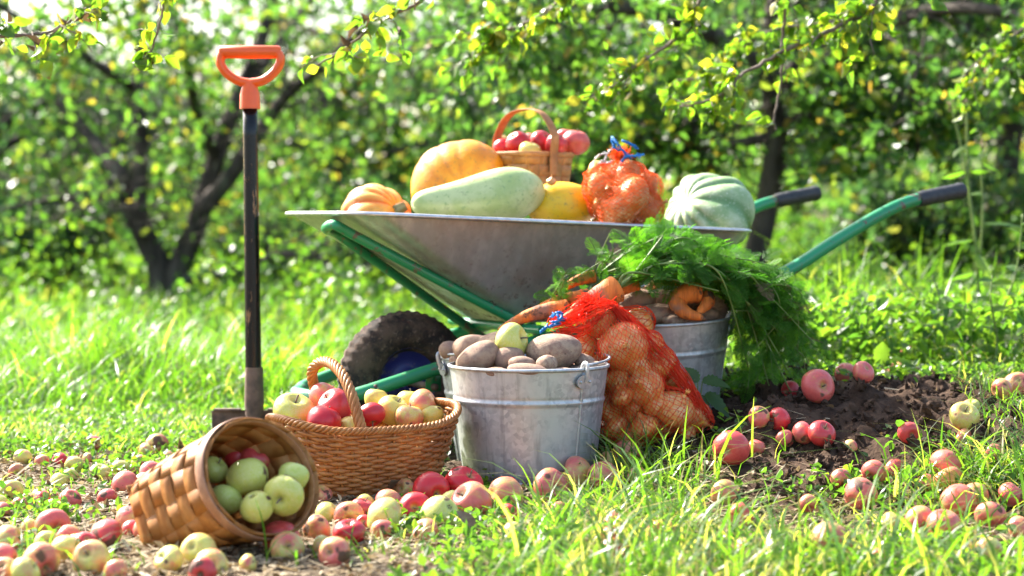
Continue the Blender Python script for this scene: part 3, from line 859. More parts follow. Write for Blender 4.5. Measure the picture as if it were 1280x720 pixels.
bough('leafy bough dipping in above the pumpkins', [(760, -110, .2), (730, -40), (700, 0), (655, 30), (620, 42), (590, 70)], .006, .002, 5.4, 0, 22, 8, rb_)
bough('bough full of yellow-green leaves in the top right corner', [(1400, -60, .2), (1330, -10), (1290, 30), (1240, 60), (1200, 100)], .007, .002, 5.9, 0, 20, 9, rb_)

# ---------------------------------------------------------------- tall weed on the right
def tall_weed():
    D = 4.95
    base = ghit(1226, 432); D = base[1]
    root = empty('tall_weed', tuple(base)); tag(root, 'tall leggy weed with a withered seed head at the right edge', 'weed')
    B = base; r = np.random.default_rng(5)
    mb = MB()
    s1 = catmull([base - [0, 0, .01], W(1224, 380, D), W(1219, 300, D), W(1211, 235, D), W(1209, 180, D), W(1208, 125, D)], 6)
    s2 = catmull([W(1222, 350, D), W(1228, 280, D), W(1227, 220, D), W(1228, 180, D)], 6)
    s3 = catmull([W(1212, 240, D), W(1203, 190, D), W(1192, 145, D), W(1188, 130, D)], 6)
    for s, a in ((s1, .006), (s2, .004), (s3, .004)):
        V, f = tube(s - B, np.linspace(a, a * .5, len(s)), 7); mb.add(V, f)
    mb.build('stem', M['green_stem'], root)
    for s in (s1, s2, s3):
        mb = MB(); mb.add(*tube([s[-1] - B - [0, 0, .02], s[-1] - B, s[-1] - B + [0, 0, .012]], [.002, .002, .001], 5))
        for k in range(16):
            p = s[-1] + np.array([r.normal(0, .006), r.normal(0, .006), r.uniform(-.03, .012)])
            V, f = tube([p, p + r.normal(0, .008, 3) + [0, 0, .01]], [.002, .0008], 4); mb.add(V - B, f)
        mb.build('seed_head', M['dry_flower'], root)
    for (px, py, l, dx, dz) in [(1205, 215, .06, -1, .1), (1216, 212, .05, .8, .3), (1255, 205, .05, .8, -.1), (1240, 198, .05, -.6, .3), (1212, 175, .04, -.8, -.4), (1186, 160, .04, -.9, -.5),
                                (1195, 300, .07, -1, .1), (1205, 308, .07, .3, -.5), (1240, 285, .09, 1, .25), (1222, 240, .04, .7, .5), (1200, 232, .04, -.7, .3), (1225, 172, .03, .5, .8),
                                (1218, 345, .06, -1, 0), (1236, 350, .07, 1, .1), (1210, 380, .07, -1, .1), (1240, 390, .07, 1, .2)]:
        l *= 1.35; p0 = W(px, py, D + r.normal(0, .02)); d = norm(np.array([dx, r.normal(0, .4), dz]))
        att = s1[np.argmin(np.linalg.norm(s1 - p0, axis=1))] if abs(px - 1213) < 14 or py > 290 else s2[np.argmin(np.linalg.norm(s2 - p0, axis=1))]
        bb = norm(np.cross(d, [0, 0, 1]) + r.normal(0, .4, 3)); n_ = np.cross(d, bb)
        V = []; nn = 7
        for i in range(nn + 1):
            u = i / nn; w = l * .32 * math.sin(PI * min(u * 1.05, 1) ** .75) * (1 + .12 * (i % 2))
            c = att + d * (l * u + .008) - np.array([0, 0, 1]) * l * .35 * u * u
            V += [c - bb * w + n_ * w * .3, c, c + bb * w + n_ * w * .3]
        Q = [[3 * i, 3 * i + 1, 3 * i + 4, 3 * i + 3] for i in range(nn)] + [[3 * i + 1, 3 * i + 2, 3 * i + 5, 3 * i + 4] for i in range(nn)]
        quads_obj('leaf', np.array(V) - B, Q, np.full(len(Q), r.uniform(.4, 1)), M['weed_leaf'], root, True)
tall_weed()

# jagged nettle-like leaves at the right hand bucket
def jag_leaf(p, d, up, l, tint, B, root, wid=.27):
    d = norm(d); bb = norm(np.cross(d, up)); n_ = np.cross(bb, d); V = []; nn = 14
    for i in range(nn + 1):
        u = i / nn; w = l * wid * math.sin(PI * (u * .97 + .03) ** .7) * (1.0 if i % 2 else .8)
        c = p + d * l * u - np.array(up) * 0 - np.array([0, 0, 1]) * l * .3 * u * u
        V += [c - bb * w + n_ * w * .25, c - n_ * .001, c + bb * w + n_ * w * .25]
    Q = [[3 * i, 3 * i + 1, 3 * i + 4, 3 * i + 3] for i in range(nn)] + [[3 * i + 1, 3 * i + 2, 3 * i + 5, 3 * i + 4] for i in range(nn)]
    quads_obj('leaf', np.array(V) - B, Q, np.full(len(Q), tint), M['weed_leaf'], root, True)

def leafy_stalk(label, px, py0, py1, D, n, seed, lsz=.05):
    b = W(px, py0, D); b[2] = gz(b[0], b[1]) - .004; r = np.random.default_rng(seed); top = W(px + r.normal(0, 8), py1, D)
    root = empty('leafy_weed', tuple(b)); tag(root, label, 'weed')
    P = catmull([b, b + (top - b) * .35 + r.normal(0, .012, 3), b + (top - b) * .7 + r.normal(0, .015, 3), top], 8)
    mb = MB(); mb.add(*tube(P - b, np.linspace(.0042, .0015, len(P)), 6)); mb.build('stem', M['green_stem'], root)
    for k in range(n):
        u = .12 + .88 * k / n; p = P[int(u * (len(P) - 1))]; a = k * 2.4 + seed; d = np.array([math.cos(a), math.sin(a), r.uniform(.1, .7)])
        jag_leaf(p, d, np.array([0, -.6, .8]), lsz * (1.25 - .7 * u) * r.uniform(.8, 1.2), r.uniform(.3, 1), b, root, .24)
def small_plant(name, label, cat, basepx, D, leaves, stems=True):
    b = W(*basepx, D); b[2] = gz(b[0], b[1]) - .003
    root = empty(name, tuple(b)); tag(root, label, cat)
    mb = MB()
    for (px, py, dx, dy, dz, l, t) in leaves:
        p = W(px, py, D + dy * .0); 
        V, f = tube(catmull([b, (b + p) / 2 + [0, 0, .015], p], 5) - b, .0013, 5); mb.add(V, f)
    mb.build('stem', M['green_stem'], root)
    for (px, py, dx, dy, dz, l, t) in leaves:
        jag_leaf(W(px, py, D), np.array([dx, dy, dz], float), np.array([0, -.75, .65]), l, t, b, root)
leafy_stalk('leafy weed with broad leaves at the right edge beside the tall seedy one', 1262, 440, 268, 5.3, 15, 3, .085)
leafy_stalk('shorter leafy weed left of the tall seedy weed', 1172, 440, 345, 5.2, 11, 5, .075)
leafy_stalk('small leafy weed in the grass behind the dug bed', 1110, 440, 372, 5.4, 9, 8, .07)
leafy_stalk('leafy weed close to the right edge above the dug bed', 1240, 452, 345, 5.0, 11, 11, .075)
leafy_stalk('thin leafy weed beside the lower end of the barrow handle', 1046, 436, 352, 5.5, 8, 14, .06)
small_plant('nettle_plant', 'young nettle with jagged leaves between the onion sack and the right bucket', 'plant', (872, 520), 4.16,
            [(872, 478, -.5, .1, .9, .055, .35), (868, 474, -1, 0, .2, .045, .4), (878, 476, 1, -.2, .05, .06, .3), (882, 492, .8, -.2, -.55, .065, .25), (876, 494, .2, -.2, -.9, .055, .3), (870, 485, -.8, 0, -.3, .045, .35)])
small_plant('broadleaf_weed', 'broad-leaved weed growing in the grass right of the big bucket front', 'weed', (700, 690), 3.06,
            [(700, 668, -.9, -.1, .3, .035, .3), (705, 664, .7, -.1, .5, .035, .4), (712, 675, 1, -.2, -.1, .03, .5), (695, 678, -.8, -.2, -.2, .03, .3), (703, 668, .1, -.5, .6, .03, .45)])
small_plant('broadleaf_weed', 'weed with long leaves on the edge of the dug bed', 'weed', (1098, 480), 4.9,
            [(1092, 462, -1, 0, .1, .10, .3), (1105, 460, .9, -.1, .35, .09, .6), (1100, 455, .1, 0, 1, .08, .8), (1105, 470, .9, -.1, -.2, .09, .2)])

# ---------------------------------------------------------------- spade
def spade():
    D = 4.55
    top = W(312, 97, D); foot = W(318, 560, D)
    base = np.array([foot[0], D, gz(foot[0], D)])
    root = empty('spade', tuple(base)); tag(root, 'upright garden spade with black pole and orange D-handle stuck in the earth', 'spade')
    ax = norm(top - foot)
    zb = .097   # blade shoulder height
    def at(z): return foot + ax * ((z - foot[2]) / ax[2])
    sh = base[2] + zb
    zt = W(313, 135, D)[2]
    pts = [at(z) for z in np.linspace(sh + .0, zt, 12)]
    mb = MB(); rr = np.linspace(.0190, .0165, 12); rr[0] = .021
    V, f = tube(np.array(pts) - base, rr, 20); mb.add(V, f); mb.build('pole', M['pole'], root)
    # handle
    mb = MB(); c = at(zt)
    V, f = tube([c - base - ax * .002, c - base + ax * .03, c - base + ax * .048, c - base + ax * .06], [.0235, .0225, .018, .016], 20); mb.add(V, f)
    def hp(px, py): return W(px, py, D) - base
    loop = catmull([hp(312, 104), hp(298, 101), hp(284, 92), hp(276, 80), hp(277, 68), hp(284, 64.5)], 6)
    loop2 = catmull([hp(312, 104), hp(328, 101), hp(342, 91), hp(350, 79), hp(349, 68), hp(342, 64.5)], 6)
    for l in (loop, loop2):
        V, f = tube(l, np.linspace(.0135, .0125, len(l)), 14, flat=(1.15, .8), up=[0, 1, 0]); mb.add(V, f)
    V, f = tube([hp(274, 65), hp(276, 65), hp(312, 65), hp(348, 65), hp(351, 65)], [.011, .0145, .0155, .0145, .011], 18); mb.add(V, f)
    mb.build('handle', M['orange_plastic'], root, ang=50)
    # blade
    mb = MB(); w = .098; nx, nz = 14, 12; top_z = sh - base[2]; V = []
    for side in (0, 1):
        for j in range(nz + 1):
            t = j / nz; z = top_z - .27 * t; hw = w * (1 - .12 * t) * (1 if t < .7 else math.sqrt(max(0, 1 - ((t - .7) / .36) ** 2)))
            for i in range(nx + 1):
                u = i / nx * 2 - 1
                V.append([u * hw, .012 * (1 - u * u) - .012 * t + (0 if side == 0 else .0025), z])
    n1 = (nx + 1) * (nz + 1); f = []
    for j in range(nz):
        for i in range(nx):
            a = j * (nx + 1) + i
            f += [(a, a + 1, a + nx + 2, a + nx + 1), (n1 + a, n1 + a + nx + 1, n1 + a + nx + 2, n1 + a + 1)]
    for i in range(nx): f.append((i, n1 + i, n1 + i + 1, i + 1))
    for j in range(nz):
        a = j * (nx + 1); b_ = a + nx; f += [(a, a + nx + 1, n1 + a + nx + 1, n1 + a), (b_, n1 + b_, n1 + b_ + nx + 1, b_ + nx + 1)]
    mb.add(V, f)
    for s in (-1, 1):
        V, f = box([s * .062, .006, top_z + .0022], [.062, .016, .005]); mb.add(V, f)
    V, f = tube([[0, -.001, top_z - .10], [0, -.004, top_z - .04], [0, 0, top_z + .02], [0, 0, top_z + .10]], [.006, .018, .0225, .0205], 14); mb.add(V, f)
    mb.build('blade', M['rusty_steel'], root, ang=40)
spade()

# ---------------------------------------------------------------- wheelbarrow
YAW = R(27); U = np.array([math.cos(YAW), math.sin(YAW), 0]); Vv = np.array([-math.sin(YAW), math.cos(YAW), 0])
TIP = np.array([(1202 - 640) / F * 5.0, 5.0, 0]); T0 = .28
def bw(s, t, z): return TIP + U * s + Vv * (t + T0) + np.array([0, 0, z])
def s_at(px, t, z=.4):
    lo, hi = -2.2, .4
    for _ in range(50):
        m = (lo + hi) / 2
        if proj(bw(m, t, z))[0] < px: lo = m
        else: hi = m
    return (lo + hi) / 2
def bpx(px, py, t):
    z = .4
    for _ in range(8):
        s = s_at(px, t, z); D = bw(s, t, z)[1]; z = W(px, py, D)[2]
    return np.array([s, t, z])
def B3(stz): return bw(*stz)

def barrow():
    base = bw(-1.0, 0, 0); base[2] = gz(base[0], base[1])
    root = empty('wheelbarrow', tuple(base)); tag(root, 'green framed wheelbarrow with galvanised tray heaped with squash and pumpkins', 'wheelbarrow')
    B = base
    sr = s_at(948, -.30, .5); sf = s_at(352, .24, .55)
    zr, zf = .507, .548
    def ztop(s): return zf + (zr - zf) * (s - sf) / (sr - sf)
    bf = s_at(648, -.16, .3); brr = s_at(835, -.16, .3)
    def rr(s0, s1, h0, h1, rad, zfun, n=8):
        """rounded trapezoid loop: s0 front (half width h0), s1 rear (half width h1)"""
        pts = []
        for (cs, ct, a0, h) in ((s1 - rad, h1 - rad, 0, h1), (s0 + rad, h0 - rad, 90, h0), (s0 + rad, -(h0 - rad), 180, h0), (s1 - rad, -(h1 - rad), 270, h1)):
            for k in range(n + 1):
                a = R(a0 + 90 * k / n); s = cs + rad * math.cos(a); t = ct + rad * math.sin(a); pts.append(bw(s, t, zfun(s)))
        # densify
        P = np.array(pts); out = []
        for i in range(len(P)):
            q = P[(i + 1) % len(P)]; m = 6 if np.linalg.norm(q - P[i]) > .15 else 1
            for k in range(m): out.append(P[i] + (q - P[i]) * k / m)
        return np.array(out)
    def shell(off):
        L = []
        for k, t in enumerate([0, .08, .2, .35, .5, .65, .8, .9, .96, 1.0]):
            e = t; zb = .298
            s0 = sf + (bf - sf) * e + off; s1 = sr + (brr - sr) * (e ** 1.35) - off
            h0 = .24 + (.15 - .24) * e - off; h1 = .30 + (.17 - .30) * e - off
            dr = lambda s, e=e: ztop(s) * (1 - e) + zb * e + off - (0 if e > 0 else off) + .006 * math.sin(PI * e)
            L.append(rr(s0, s1, h0, h1, .075 - .02 * e, dr))
        return L
    mb = MB()
    for off in (0.0, .003):
        L = shell(off); n = len(L[0]); V = np.concatenate(L) - B; f = []
        for i in range(len(L) - 1):
            for k in range(n): f.append((i * n + k, i * n + (k + 1) % n, (i + 1) * n + (k + 1) % n, (i + 1) * n + k))
        f.append(tuple((len(L) - 1) * n + k for k in range(n)))
        mb.add(V, f)
    # crease pressed across near panel
    tray = mb.build('tray', M['steel'], root, ang=60)
    L = rr(sf - .006, sr + .006, .246, .306, .08, lambda s: ztop(s) + .001)
    mb = MB(); V, f = tube(L - B, .0052, 8, closed=True, flat=(1.0, 1.5), up=[0, 0, 1]); mb.add(V, f)
    mb.build('rim', M['rim_steel'], tray)
    # main frame tube: near side then round the wheel and back on the far side
    near = [bpx(1160, 246, -.28), bpx(1128, 255, -.28), bpx(1090, 274, -.275), bpx(1040, 304, -.265), bpx(980, 341, -.25), bpx(900, 372, -.24),
            bpx(760, 405, -.22), bpx(660, 430, -.20), bpx(550, 460, -.18), bpx(450, 492, -.15)]
    fr = s_at(378, 0, .15); zfr = near[-1][2] - .012
    nose = [(fr + .035, -.11, zfr), (fr + .004, -.05, zfr), (fr, 0, zfr), (fr + .004, .05, zfr), (fr + .035, .11, zfr)]
    far = [(p[0] - (.04 if i < 5 else .0), -p[1], p[2]) for i, p in enumerate(near)][::-1]
    # the far handle is level with the near one
    path = catmull([B3(p) for p in near + nose + far], 7)
    mb = MB(); V, f = tube(path - B, .0155, 16); mb.add(V, f)
    # legs and braces
    for t in (-.2, .2):
        s = -.72; q = [B3(p) for p in [(s, t, .34), (s + .02, t, .2), (s + .05, t, gz(*bw(s, t, 0)[:2]) + .015), (s - .12, t, gz(*bw(s, t, 0)[:2]) + .015), (s - .25, t, .28)]]
        V, f = tube(catmull(q, 6) - B, .011, 10); mb.add(V, f)
    for (s, z) in ((bf + .02, .285), (brr - .03, .285)):
        V, f = tube(np.array([bw(s, -.24, z), bw(s, .24, z)]) - B, .011, 10); mb.add(V, f)
    mb.build('frame', M['green_paint'], root, ang=60)
    for bp in (bpx(1080, 281, -.27), bpx(600, 446, -.19), bpx(470, 485, -.155)):
        D_, ff = sphere_dirs(12, 8); mb = MB(); mb.add(D_ * .0055 + B3(bp) + np.array([.0, -.0150, .004]) - B, ff); mb.build('bolt', M['rusty_steel'], root)
    # front brace, U-shaped
    mb = MB()
    b1 = bpx(418, 281, -.11); b2 = bpx(650, 404, -.15); b3 = bpx(420, 291, .04); b4 = bpx(612, 428, .12)
    def lerp(a, b, k): return a + (b - a) * k
    q = [B3(b2), B3(lerp(b2, b1, .5)), B3(lerp(b2, b1, .9)), B3(b1) + [0, 0, .0], B3((b1 + b3) / 2 - np.array([.022, 0, 0])), B3(b3), B3(lerp(b4, b3, .9)), B3(lerp(b4, b3, .5)), B3(b4), B3(b4 + (b4 - b3) * .25)]
    V, f = tube(catmull(q, 8) - B, .0115, 14); mb.add(V, f)
    mb.build('front_brace', M['green_paint'], root)
    # grips
    for sgn, ds in ((-1, 0), (1, -.04)):
        a = bpx(1147, 249.5, -.28); b_ = bpx(1203, 238, -.28)
        a = B3((a[0] + ds, sgn * .28, a[2])) ; b_ = B3((b_[0] + ds, sgn * .28, b_[2]))
        mb = MB(); P = np.array([a + (b_ - a) * k for k in np.linspace(0, 1, 14)]); r_ = np.array([.0185] + [.0205 if i % 2 else .0195 for i in range(11)] + [.0215, .0195])
        V, f = tube(P - B, r_, 18); mb.add(V, f); mb.build('grip', M['black_rubber'], root, ang=50)
    # wheel
    ws = s_at(506, 0, .16); wz = .146 + gz(*bw(ws, 0, 0)[:2]); C = bw(ws, 0, wz)
    we = empty('wheel', tuple(C - B)); we.parent = root
    ax = Vv
    def ring(prof, n=64, dz=None):
        V = []; 
        for (rad, w) in prof:
            rad0 = rad
            for k in range(n):
                rad = rad0 - (.0028 if (rad0 > .148 and k % 4 < 2) else 0)
                a = 2 * PI * k / n; V.append(U * rad * math.cos(a) + np.array([0, 0, 1]) * rad * math.sin(a) + ax * w)
        m = len(prof); f = [(i * n + k, i * n + (k + 1) % n, (i + 1) * n + (k + 1) % n, (i + 1) * n + k) for i in range(m - 1) for k in range(n)]
        return V, f
    prof = []
    for k in range(25):
        a = 2 * PI * k / 24; rad = .116 + .050 * math.cos(a); w = .047 * math.sin(a)
        if math.cos(a) > .55: rad -= .0035 * (1 if k % 2 else 0)
        prof.append((rad, w))
    mb = MB(); mb.add(*ring(prof, 176)); mb.build('tyre', M['tyre'], we)
    mb = MB(); mb.add(*ring([(.080, -.034), (.083, -.030), (.076, -.022), (.066, -.020), (.058, -.012), (.03, -.014), (.024, -.03), (.016, -.034), (.012, -.034), (.012, .034), (.016, .034), (.024, .03), (.03, .014), (.058, .012), (.066, .020), (.076, .022), (.083, .030), (.080, .034)]))
    mb.build('wheel_rim', M['blue_paint'], we)
    mb = MB(); mb.add(*tube(np.array([-ax * .17, ax * .17]) , .008, 12)); mb.build('axle', M['rusty_steel'], we)
    for sg in (-1, 1):
        mb = MB(); zt = bpx(535, 465, -.175)[2]
        Rm = np.stack([U, Vv, [0, 0, 1]], 1)
        V, f = box([0, 0, 0], [.036, .005, zt - wz + .02], Rm); V = V + ax * sg * .158 + np.array([0, 0, (zt - wz) / 2]); mb.add(V, f)
        mb.build('axle_bracket', M['green_paint'], root, xf=Matrix.Translation(Vector(C - B)))
barrow()

# ---------------------------------------------------------------- squashes and pumpkins
def squash(name, label, cat, c, rad, axis, mat, ribs=0, depth=.08, flat=.8, dent=.25, lump=.02, seed=1, stem=None, spin=0.0, gen=None):
    D, f = sphere_dirs(96, 48)
    a = np.arctan2(D[:, 1], D[:, 0]) + spin; ph = np.arccos(np.clip(D[:, 2], -1, 1)); sr = np.sin(ph)
    rib = np.zeros(len(D))
    if gen is not None: V = gen(D, ph, a)
    else:
        s = SN(seed, 10, 1.6)(D)
        rr_ = 1 + lump * s
        if ribs:
            aj = a + .12 * np.sin(a * 2 + seed) + .08 * np.sin(a * 3 + 2 * seed) + .06 * SN(seed + 7, 6, 2)(D)
            cr = np.abs(np.cos(aj * ribs / 2)); rib = (1 - cr) ** 2 * np.clip(sr * 1.6, 0, 1)
            rr_ = rr_ * (1 - depth * (1 - cr ** .6) * np.clip(sr * 1.4, 0, 1))
        V = D * rr_[:, None]; V[:, 2] *= flat
        rho = np.hypot(V[:, 0], V[:, 1])
        V[:, 2] -= np.sign(D[:, 2]) * dent * np.exp(-(rho / .3) ** 2) * np.where(D[:, 2] > 0, 1, .8)
    me_ = MB(); me_.add(V * rad, f); 
    root = empty(name, tuple(c)); q = Vector(axis).to_track_quat('Z', 'Y'); root.rotation_euler = q.to_euler()
    tag(root, label, cat)
    o = me_.build('flesh', M[mat], root)
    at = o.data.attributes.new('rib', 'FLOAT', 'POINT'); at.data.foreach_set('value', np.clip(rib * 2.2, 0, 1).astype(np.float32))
    if stem:
        l, r0 = stem; z0 = rad * (flat - dent) - .004
        P = catmull([[0, 0, z0], [0, 0, z0 + l * .5], [l * .3, 0, z0 + l]], 5)
        m = len(P); mb = MB(); rr_ = np.linspace(r0 * 1.7, r0, m); V, f = tube(P, rr_, 20)
        k = np.arange(len(V)) % 20; ctr = np.repeat(P, 20, 0); V = ctr + (V - ctr) * (1 + .18 * np.cos(k * PI / 2))[:, None]
        mb.add(V, f); mb.build('stem', M['dry_stem'], root)
    return root

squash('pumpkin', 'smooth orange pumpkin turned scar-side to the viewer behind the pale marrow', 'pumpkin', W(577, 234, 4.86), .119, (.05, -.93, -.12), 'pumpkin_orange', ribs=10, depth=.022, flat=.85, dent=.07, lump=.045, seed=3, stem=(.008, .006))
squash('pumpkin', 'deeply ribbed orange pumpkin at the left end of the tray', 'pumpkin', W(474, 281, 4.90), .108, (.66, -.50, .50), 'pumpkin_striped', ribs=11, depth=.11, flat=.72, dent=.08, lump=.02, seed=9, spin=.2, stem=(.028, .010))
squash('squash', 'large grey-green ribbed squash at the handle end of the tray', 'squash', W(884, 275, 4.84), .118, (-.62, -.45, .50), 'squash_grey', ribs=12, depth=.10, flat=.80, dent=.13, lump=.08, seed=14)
def yel(D, ph, a):
    V = D * (1 + .03 * SN(5, 8, 1.5)(D))[:, None]; V[:, 2] *= 1.55; return V
squash('squash', 'bright yellow oval squash between the pale marrow and the onion sack', 'squash', W(704, 258, 4.70), .057, (.94, .12, -.04), 'squash_yellow', gen=yel)
def marrow():
    a = W(516, 256, 4.56); b = W(682, 238, 4.66); ctr = (a + b) / 2
    L = np.linalg.norm(b - a)
    def gen(D, ph, az):
        t = (1 - np.cos(ph)) / 2          # 0 at +z
        z = (1 - 2 * t) * L / 2
        r_ = (.069 - .036 * smooth((t - .15) / .85)) * np.where(t < .5, np.clip(1 - np.maximum(1 - 2 * t, 0) ** 2.6, 0, 1) ** .5, np.clip(1 - np.maximum(2 * t - 1, 0) ** 9, 0, 1) ** .5)
        V = np.stack([np.cos(az) * r_, np.sin(az) * r_, z], 1)
        V += (D * SN(41, 8, 2)(D)[:, None]) * .0022
        V[:, 0] += .010 * np.cos(PI * t) ** 2
        return V
    squash('marrow', 'long pale green marrow lying along the front edge of the tray', 'marrow', ctr, 1.0, tuple(norm(b - a)), 'marrow_pale', gen=gen)
marrow()

# ---------------------------------------------------------------- apples, potatoes, onions (unit meshes, copied)
def apple_mesh(seed, flat=.88):
    D, f = sphere_dirs(28, 20); ph = np.arccos(np.clip(D[:, 2], -1, 1)); a = np.arctan2(D[:, 1], D[:, 0])
    s = SN(seed, 8, 1.3)(D); rho = np.sin(ph) ** .92 * (1 + (.05 + .03 * (seed % 3)) * np.cos(ph)) * (1 + .06 * s + .018 * np.cos(5 * a + seed) * (1 - np.cos(ph)) / 2)
    z = flat * np.cos(ph) * (1 + .04 * s)
    z = z - .30 * np.exp(-(rho / .27) ** 2) * (D[:, 2] > 0) + .17 * np.exp(-(rho / .25) ** 2) * (D[:, 2] < 0)
    tilt = .06 * math.sin(seed); V = np.stack([rho * np.cos(a), rho * np.sin(a), z + tilt * rho * np.cos(a)], 1)
    mb = MB(); mb.add(V, f); return mb
def proto(mb, name, mat):
    o = mb.build(name, M[mat]); me = o.data; bpy.data.objects.remove(o); return me
APPLE_ME = [proto(apple_mesh(i, .82 + .05 * (i % 4)), 'apple_skin', 'apple') for i in range(7)]
mb = MB(); mb.add(*tube(catmull([[0, 0, .5], [.02, 0, .75], [.09, .02, 1.0]], 4), np.linspace(.05, .04, 9), 7)); STEM_ME = proto(mb, 'stem', 'twig')
mb = MB()
for k in range(5):
    a = k * 1.2566; mb.add([[.05 * math.cos(a), .05 * math.sin(a), -.70], [.13 * math.cos(a - .3), .13 * math.sin(a - .3), -.74], [.10 * math.cos(a), .10 * math.sin(a), -.82], [.13 * math.cos(a + .3), .13 * math.sin(a + .3), -.74]], [(0, 1, 2, 3)])
CALYX_ME = proto(mb, 'calyx', 'twig')
ra = np.random.default_rng(101)
ALL_APPLES = []
def cword(red, ylw=.4):
    if red > .88: return 'deep red'
    if red > .66: return 'red-blushed'
    if red > .45: return 'pink-streaked'
    if red > .22: return 'pale pink-tinged'
    return 'yellow' if ylw > .7 else 'yellow-green'
def apple(c, r, red, rot=0.0, ylw=.4, label=None, group=None, axis=None, name='apple', parts=True):
    me = APPLE_ME[int(ra.integers(len(APPLE_ME)))]
    o = bpy.data.objects.new(name, me); COL.objects.link(o)
    o.location = tuple(c); sz = r * 1.02; o.scale = (sz, sz, sz)
    if axis is None:
        axis = norm(np.array([ra.normal(0, 1), ra.normal(-.2, 1), ra.normal(.4, .8)]))
    q = Vector(axis).to_track_quat('Z', 'Y'); o.rotation_mode = 'QUATERNION'
    from mathutils import Quaternion
    o.rotation_quaternion = q @ Quaternion((0, 0, 1), ra.uniform(0, 6.28))
    o.color = (red, rot, ylw, 1)
    tag(o, label, 'apple', group)
    if parts:
        for me2, nm in ((STEM_ME, 'stem'), (CALYX_ME, 'calyx')):
            s = bpy.data.objects.new(nm, me2); COL.objects.link(s); s.parent = o
    return o

def potato_mesh(seed, e=(1.25, .95, .8)):
    D, f = sphere_dirs(26, 18); s = SN(seed, 9, 1.5)(D); s2 = SN(seed + 50, 12, 5)(D)
    V = D * (1 + .06 * s + .012 * s2)[:, None] * np.array(e); V[:, 2] += .08 * V[:, 0] ** 2
    mb = MB(); mb.add(V, f); return mb
POT = [proto(potato_mesh(i, e), 'potato_skin', 'potato') for i, e in enumerate([(1.25, .95, .8), (1.1, .95, .85), (1.35, .9, .75), (1.05, 1, .9), (1.3, .85, .8)])]
def potato(px, py, rx, ry, D, ang=0, label=None, group=None, inside=None):
    me = POT[int(ra.integers(len(POT)))]
    dims = np.array([max(abs(v.co[k]) for v in me.vertices) for k in (0, 1, 2)])
    o = bpy.data.objects.new('potato', me); COL.objects.link(o)
    a, b_ = rx / F * D, ry / F * D
    if inside:
        cx, cy, Rr = inside
        for _ in range(60):
            p = W(px, py, D); q = p[:2] - [cx, cy]; n_ = norm(q); ext = math.hypot(n_[0] * a, n_[1] * (a + b_) / 2)
            if np.linalg.norm(q) + ext < Rr or q[1] > 0: break
            D += .004
    o.location = tuple(W(px, py, D))
    o.scale = (a / dims[0], (a + b_) / 2 / dims[1], b_ / dims[2]); o.rotation_euler = (ra.uniform(-.2, .2), R(ang), ra.uniform(-.25, .25))
    tag(o, label, 'potato', group); return o

def onion_mesh(seed):
    D, f = sphere_dirs(32, 24); ph = np.arccos(np.clip(D[:, 2], -1, 1)); s = SN(seed, 8, 1.4)(D)
    r_ = 1 + .04 * s; V = D * r_[:, None]; V[:, 2] *= .72
    t = np.clip((D[:, 2] - .90) / .10, 0, 1)
    V[:, 0] *= (1 - .45 * t); V[:, 1] *= (1 - .45 * t); V[:, 2] += .38 * t ** 1.5
    V[:, 0] += .1 * t ** 2; V[:, 2] -= .05 * (D[:, 2] < -.96)
    mb = MB(); mb.add(V, f)
    for k in range(6):
        a = k + seed; mb.add(*tube([[.1, 0, 1.1], [.1 + .05 * math.cos(a), .05 * math.sin(a), 1.25], [.1 + .14 * math.cos(a), .14 * math.sin(a), 1.35]], [.07, .04, .01], 4))
    for k in range(9):
        a = k * .8; mb.add(*tube([[.03 * math.cos(a), .03 * math.sin(a), -.8], [.1 * math.cos(a), .1 * math.sin(a), -.9]], [.02, .006], 3))
    return mb
ONI = [proto(onion_mesh(i), 'onion_skin', 'onion') for i in range(4)]
def onion(c, r, axis=None, label=None, group=None, sq=1.0):
    o = bpy.data.objects.new('onion', ONI[int(ra.integers(4))]); COL.objects.link(o); o.location = tuple(c); o.scale = (r, r, r * sq)
    if axis is None: axis = norm(np.array([ra.normal(0, .8), ra.normal(-.3, .6), ra.normal(0, .8)]))
    o.rotation_euler = Vector(axis).to_track_quat('Z', 'Y').to_euler()
    tag(o, label, 'onion', group); return o

ORD = 'first second third fourth fifth sixth seventh eighth ninth tenth eleventh twelfth thirteenth fourteenth fifteenth sixteenth seventeenth eighteenth nineteenth'.split()
TENS = {20: 'twent', 30: 'thirt', 40: 'fort', 50: 'fift', 60: 'sixt', 70: 'sevent'}
def ordinal(n):
    if n <= 19: return ORD[n - 1]
    t = n // 10 * 10; u = n % 10
    return TENS[t] + 'ieth' if u == 0 else TENS[t] + 'y-' + ORD[u - 1]

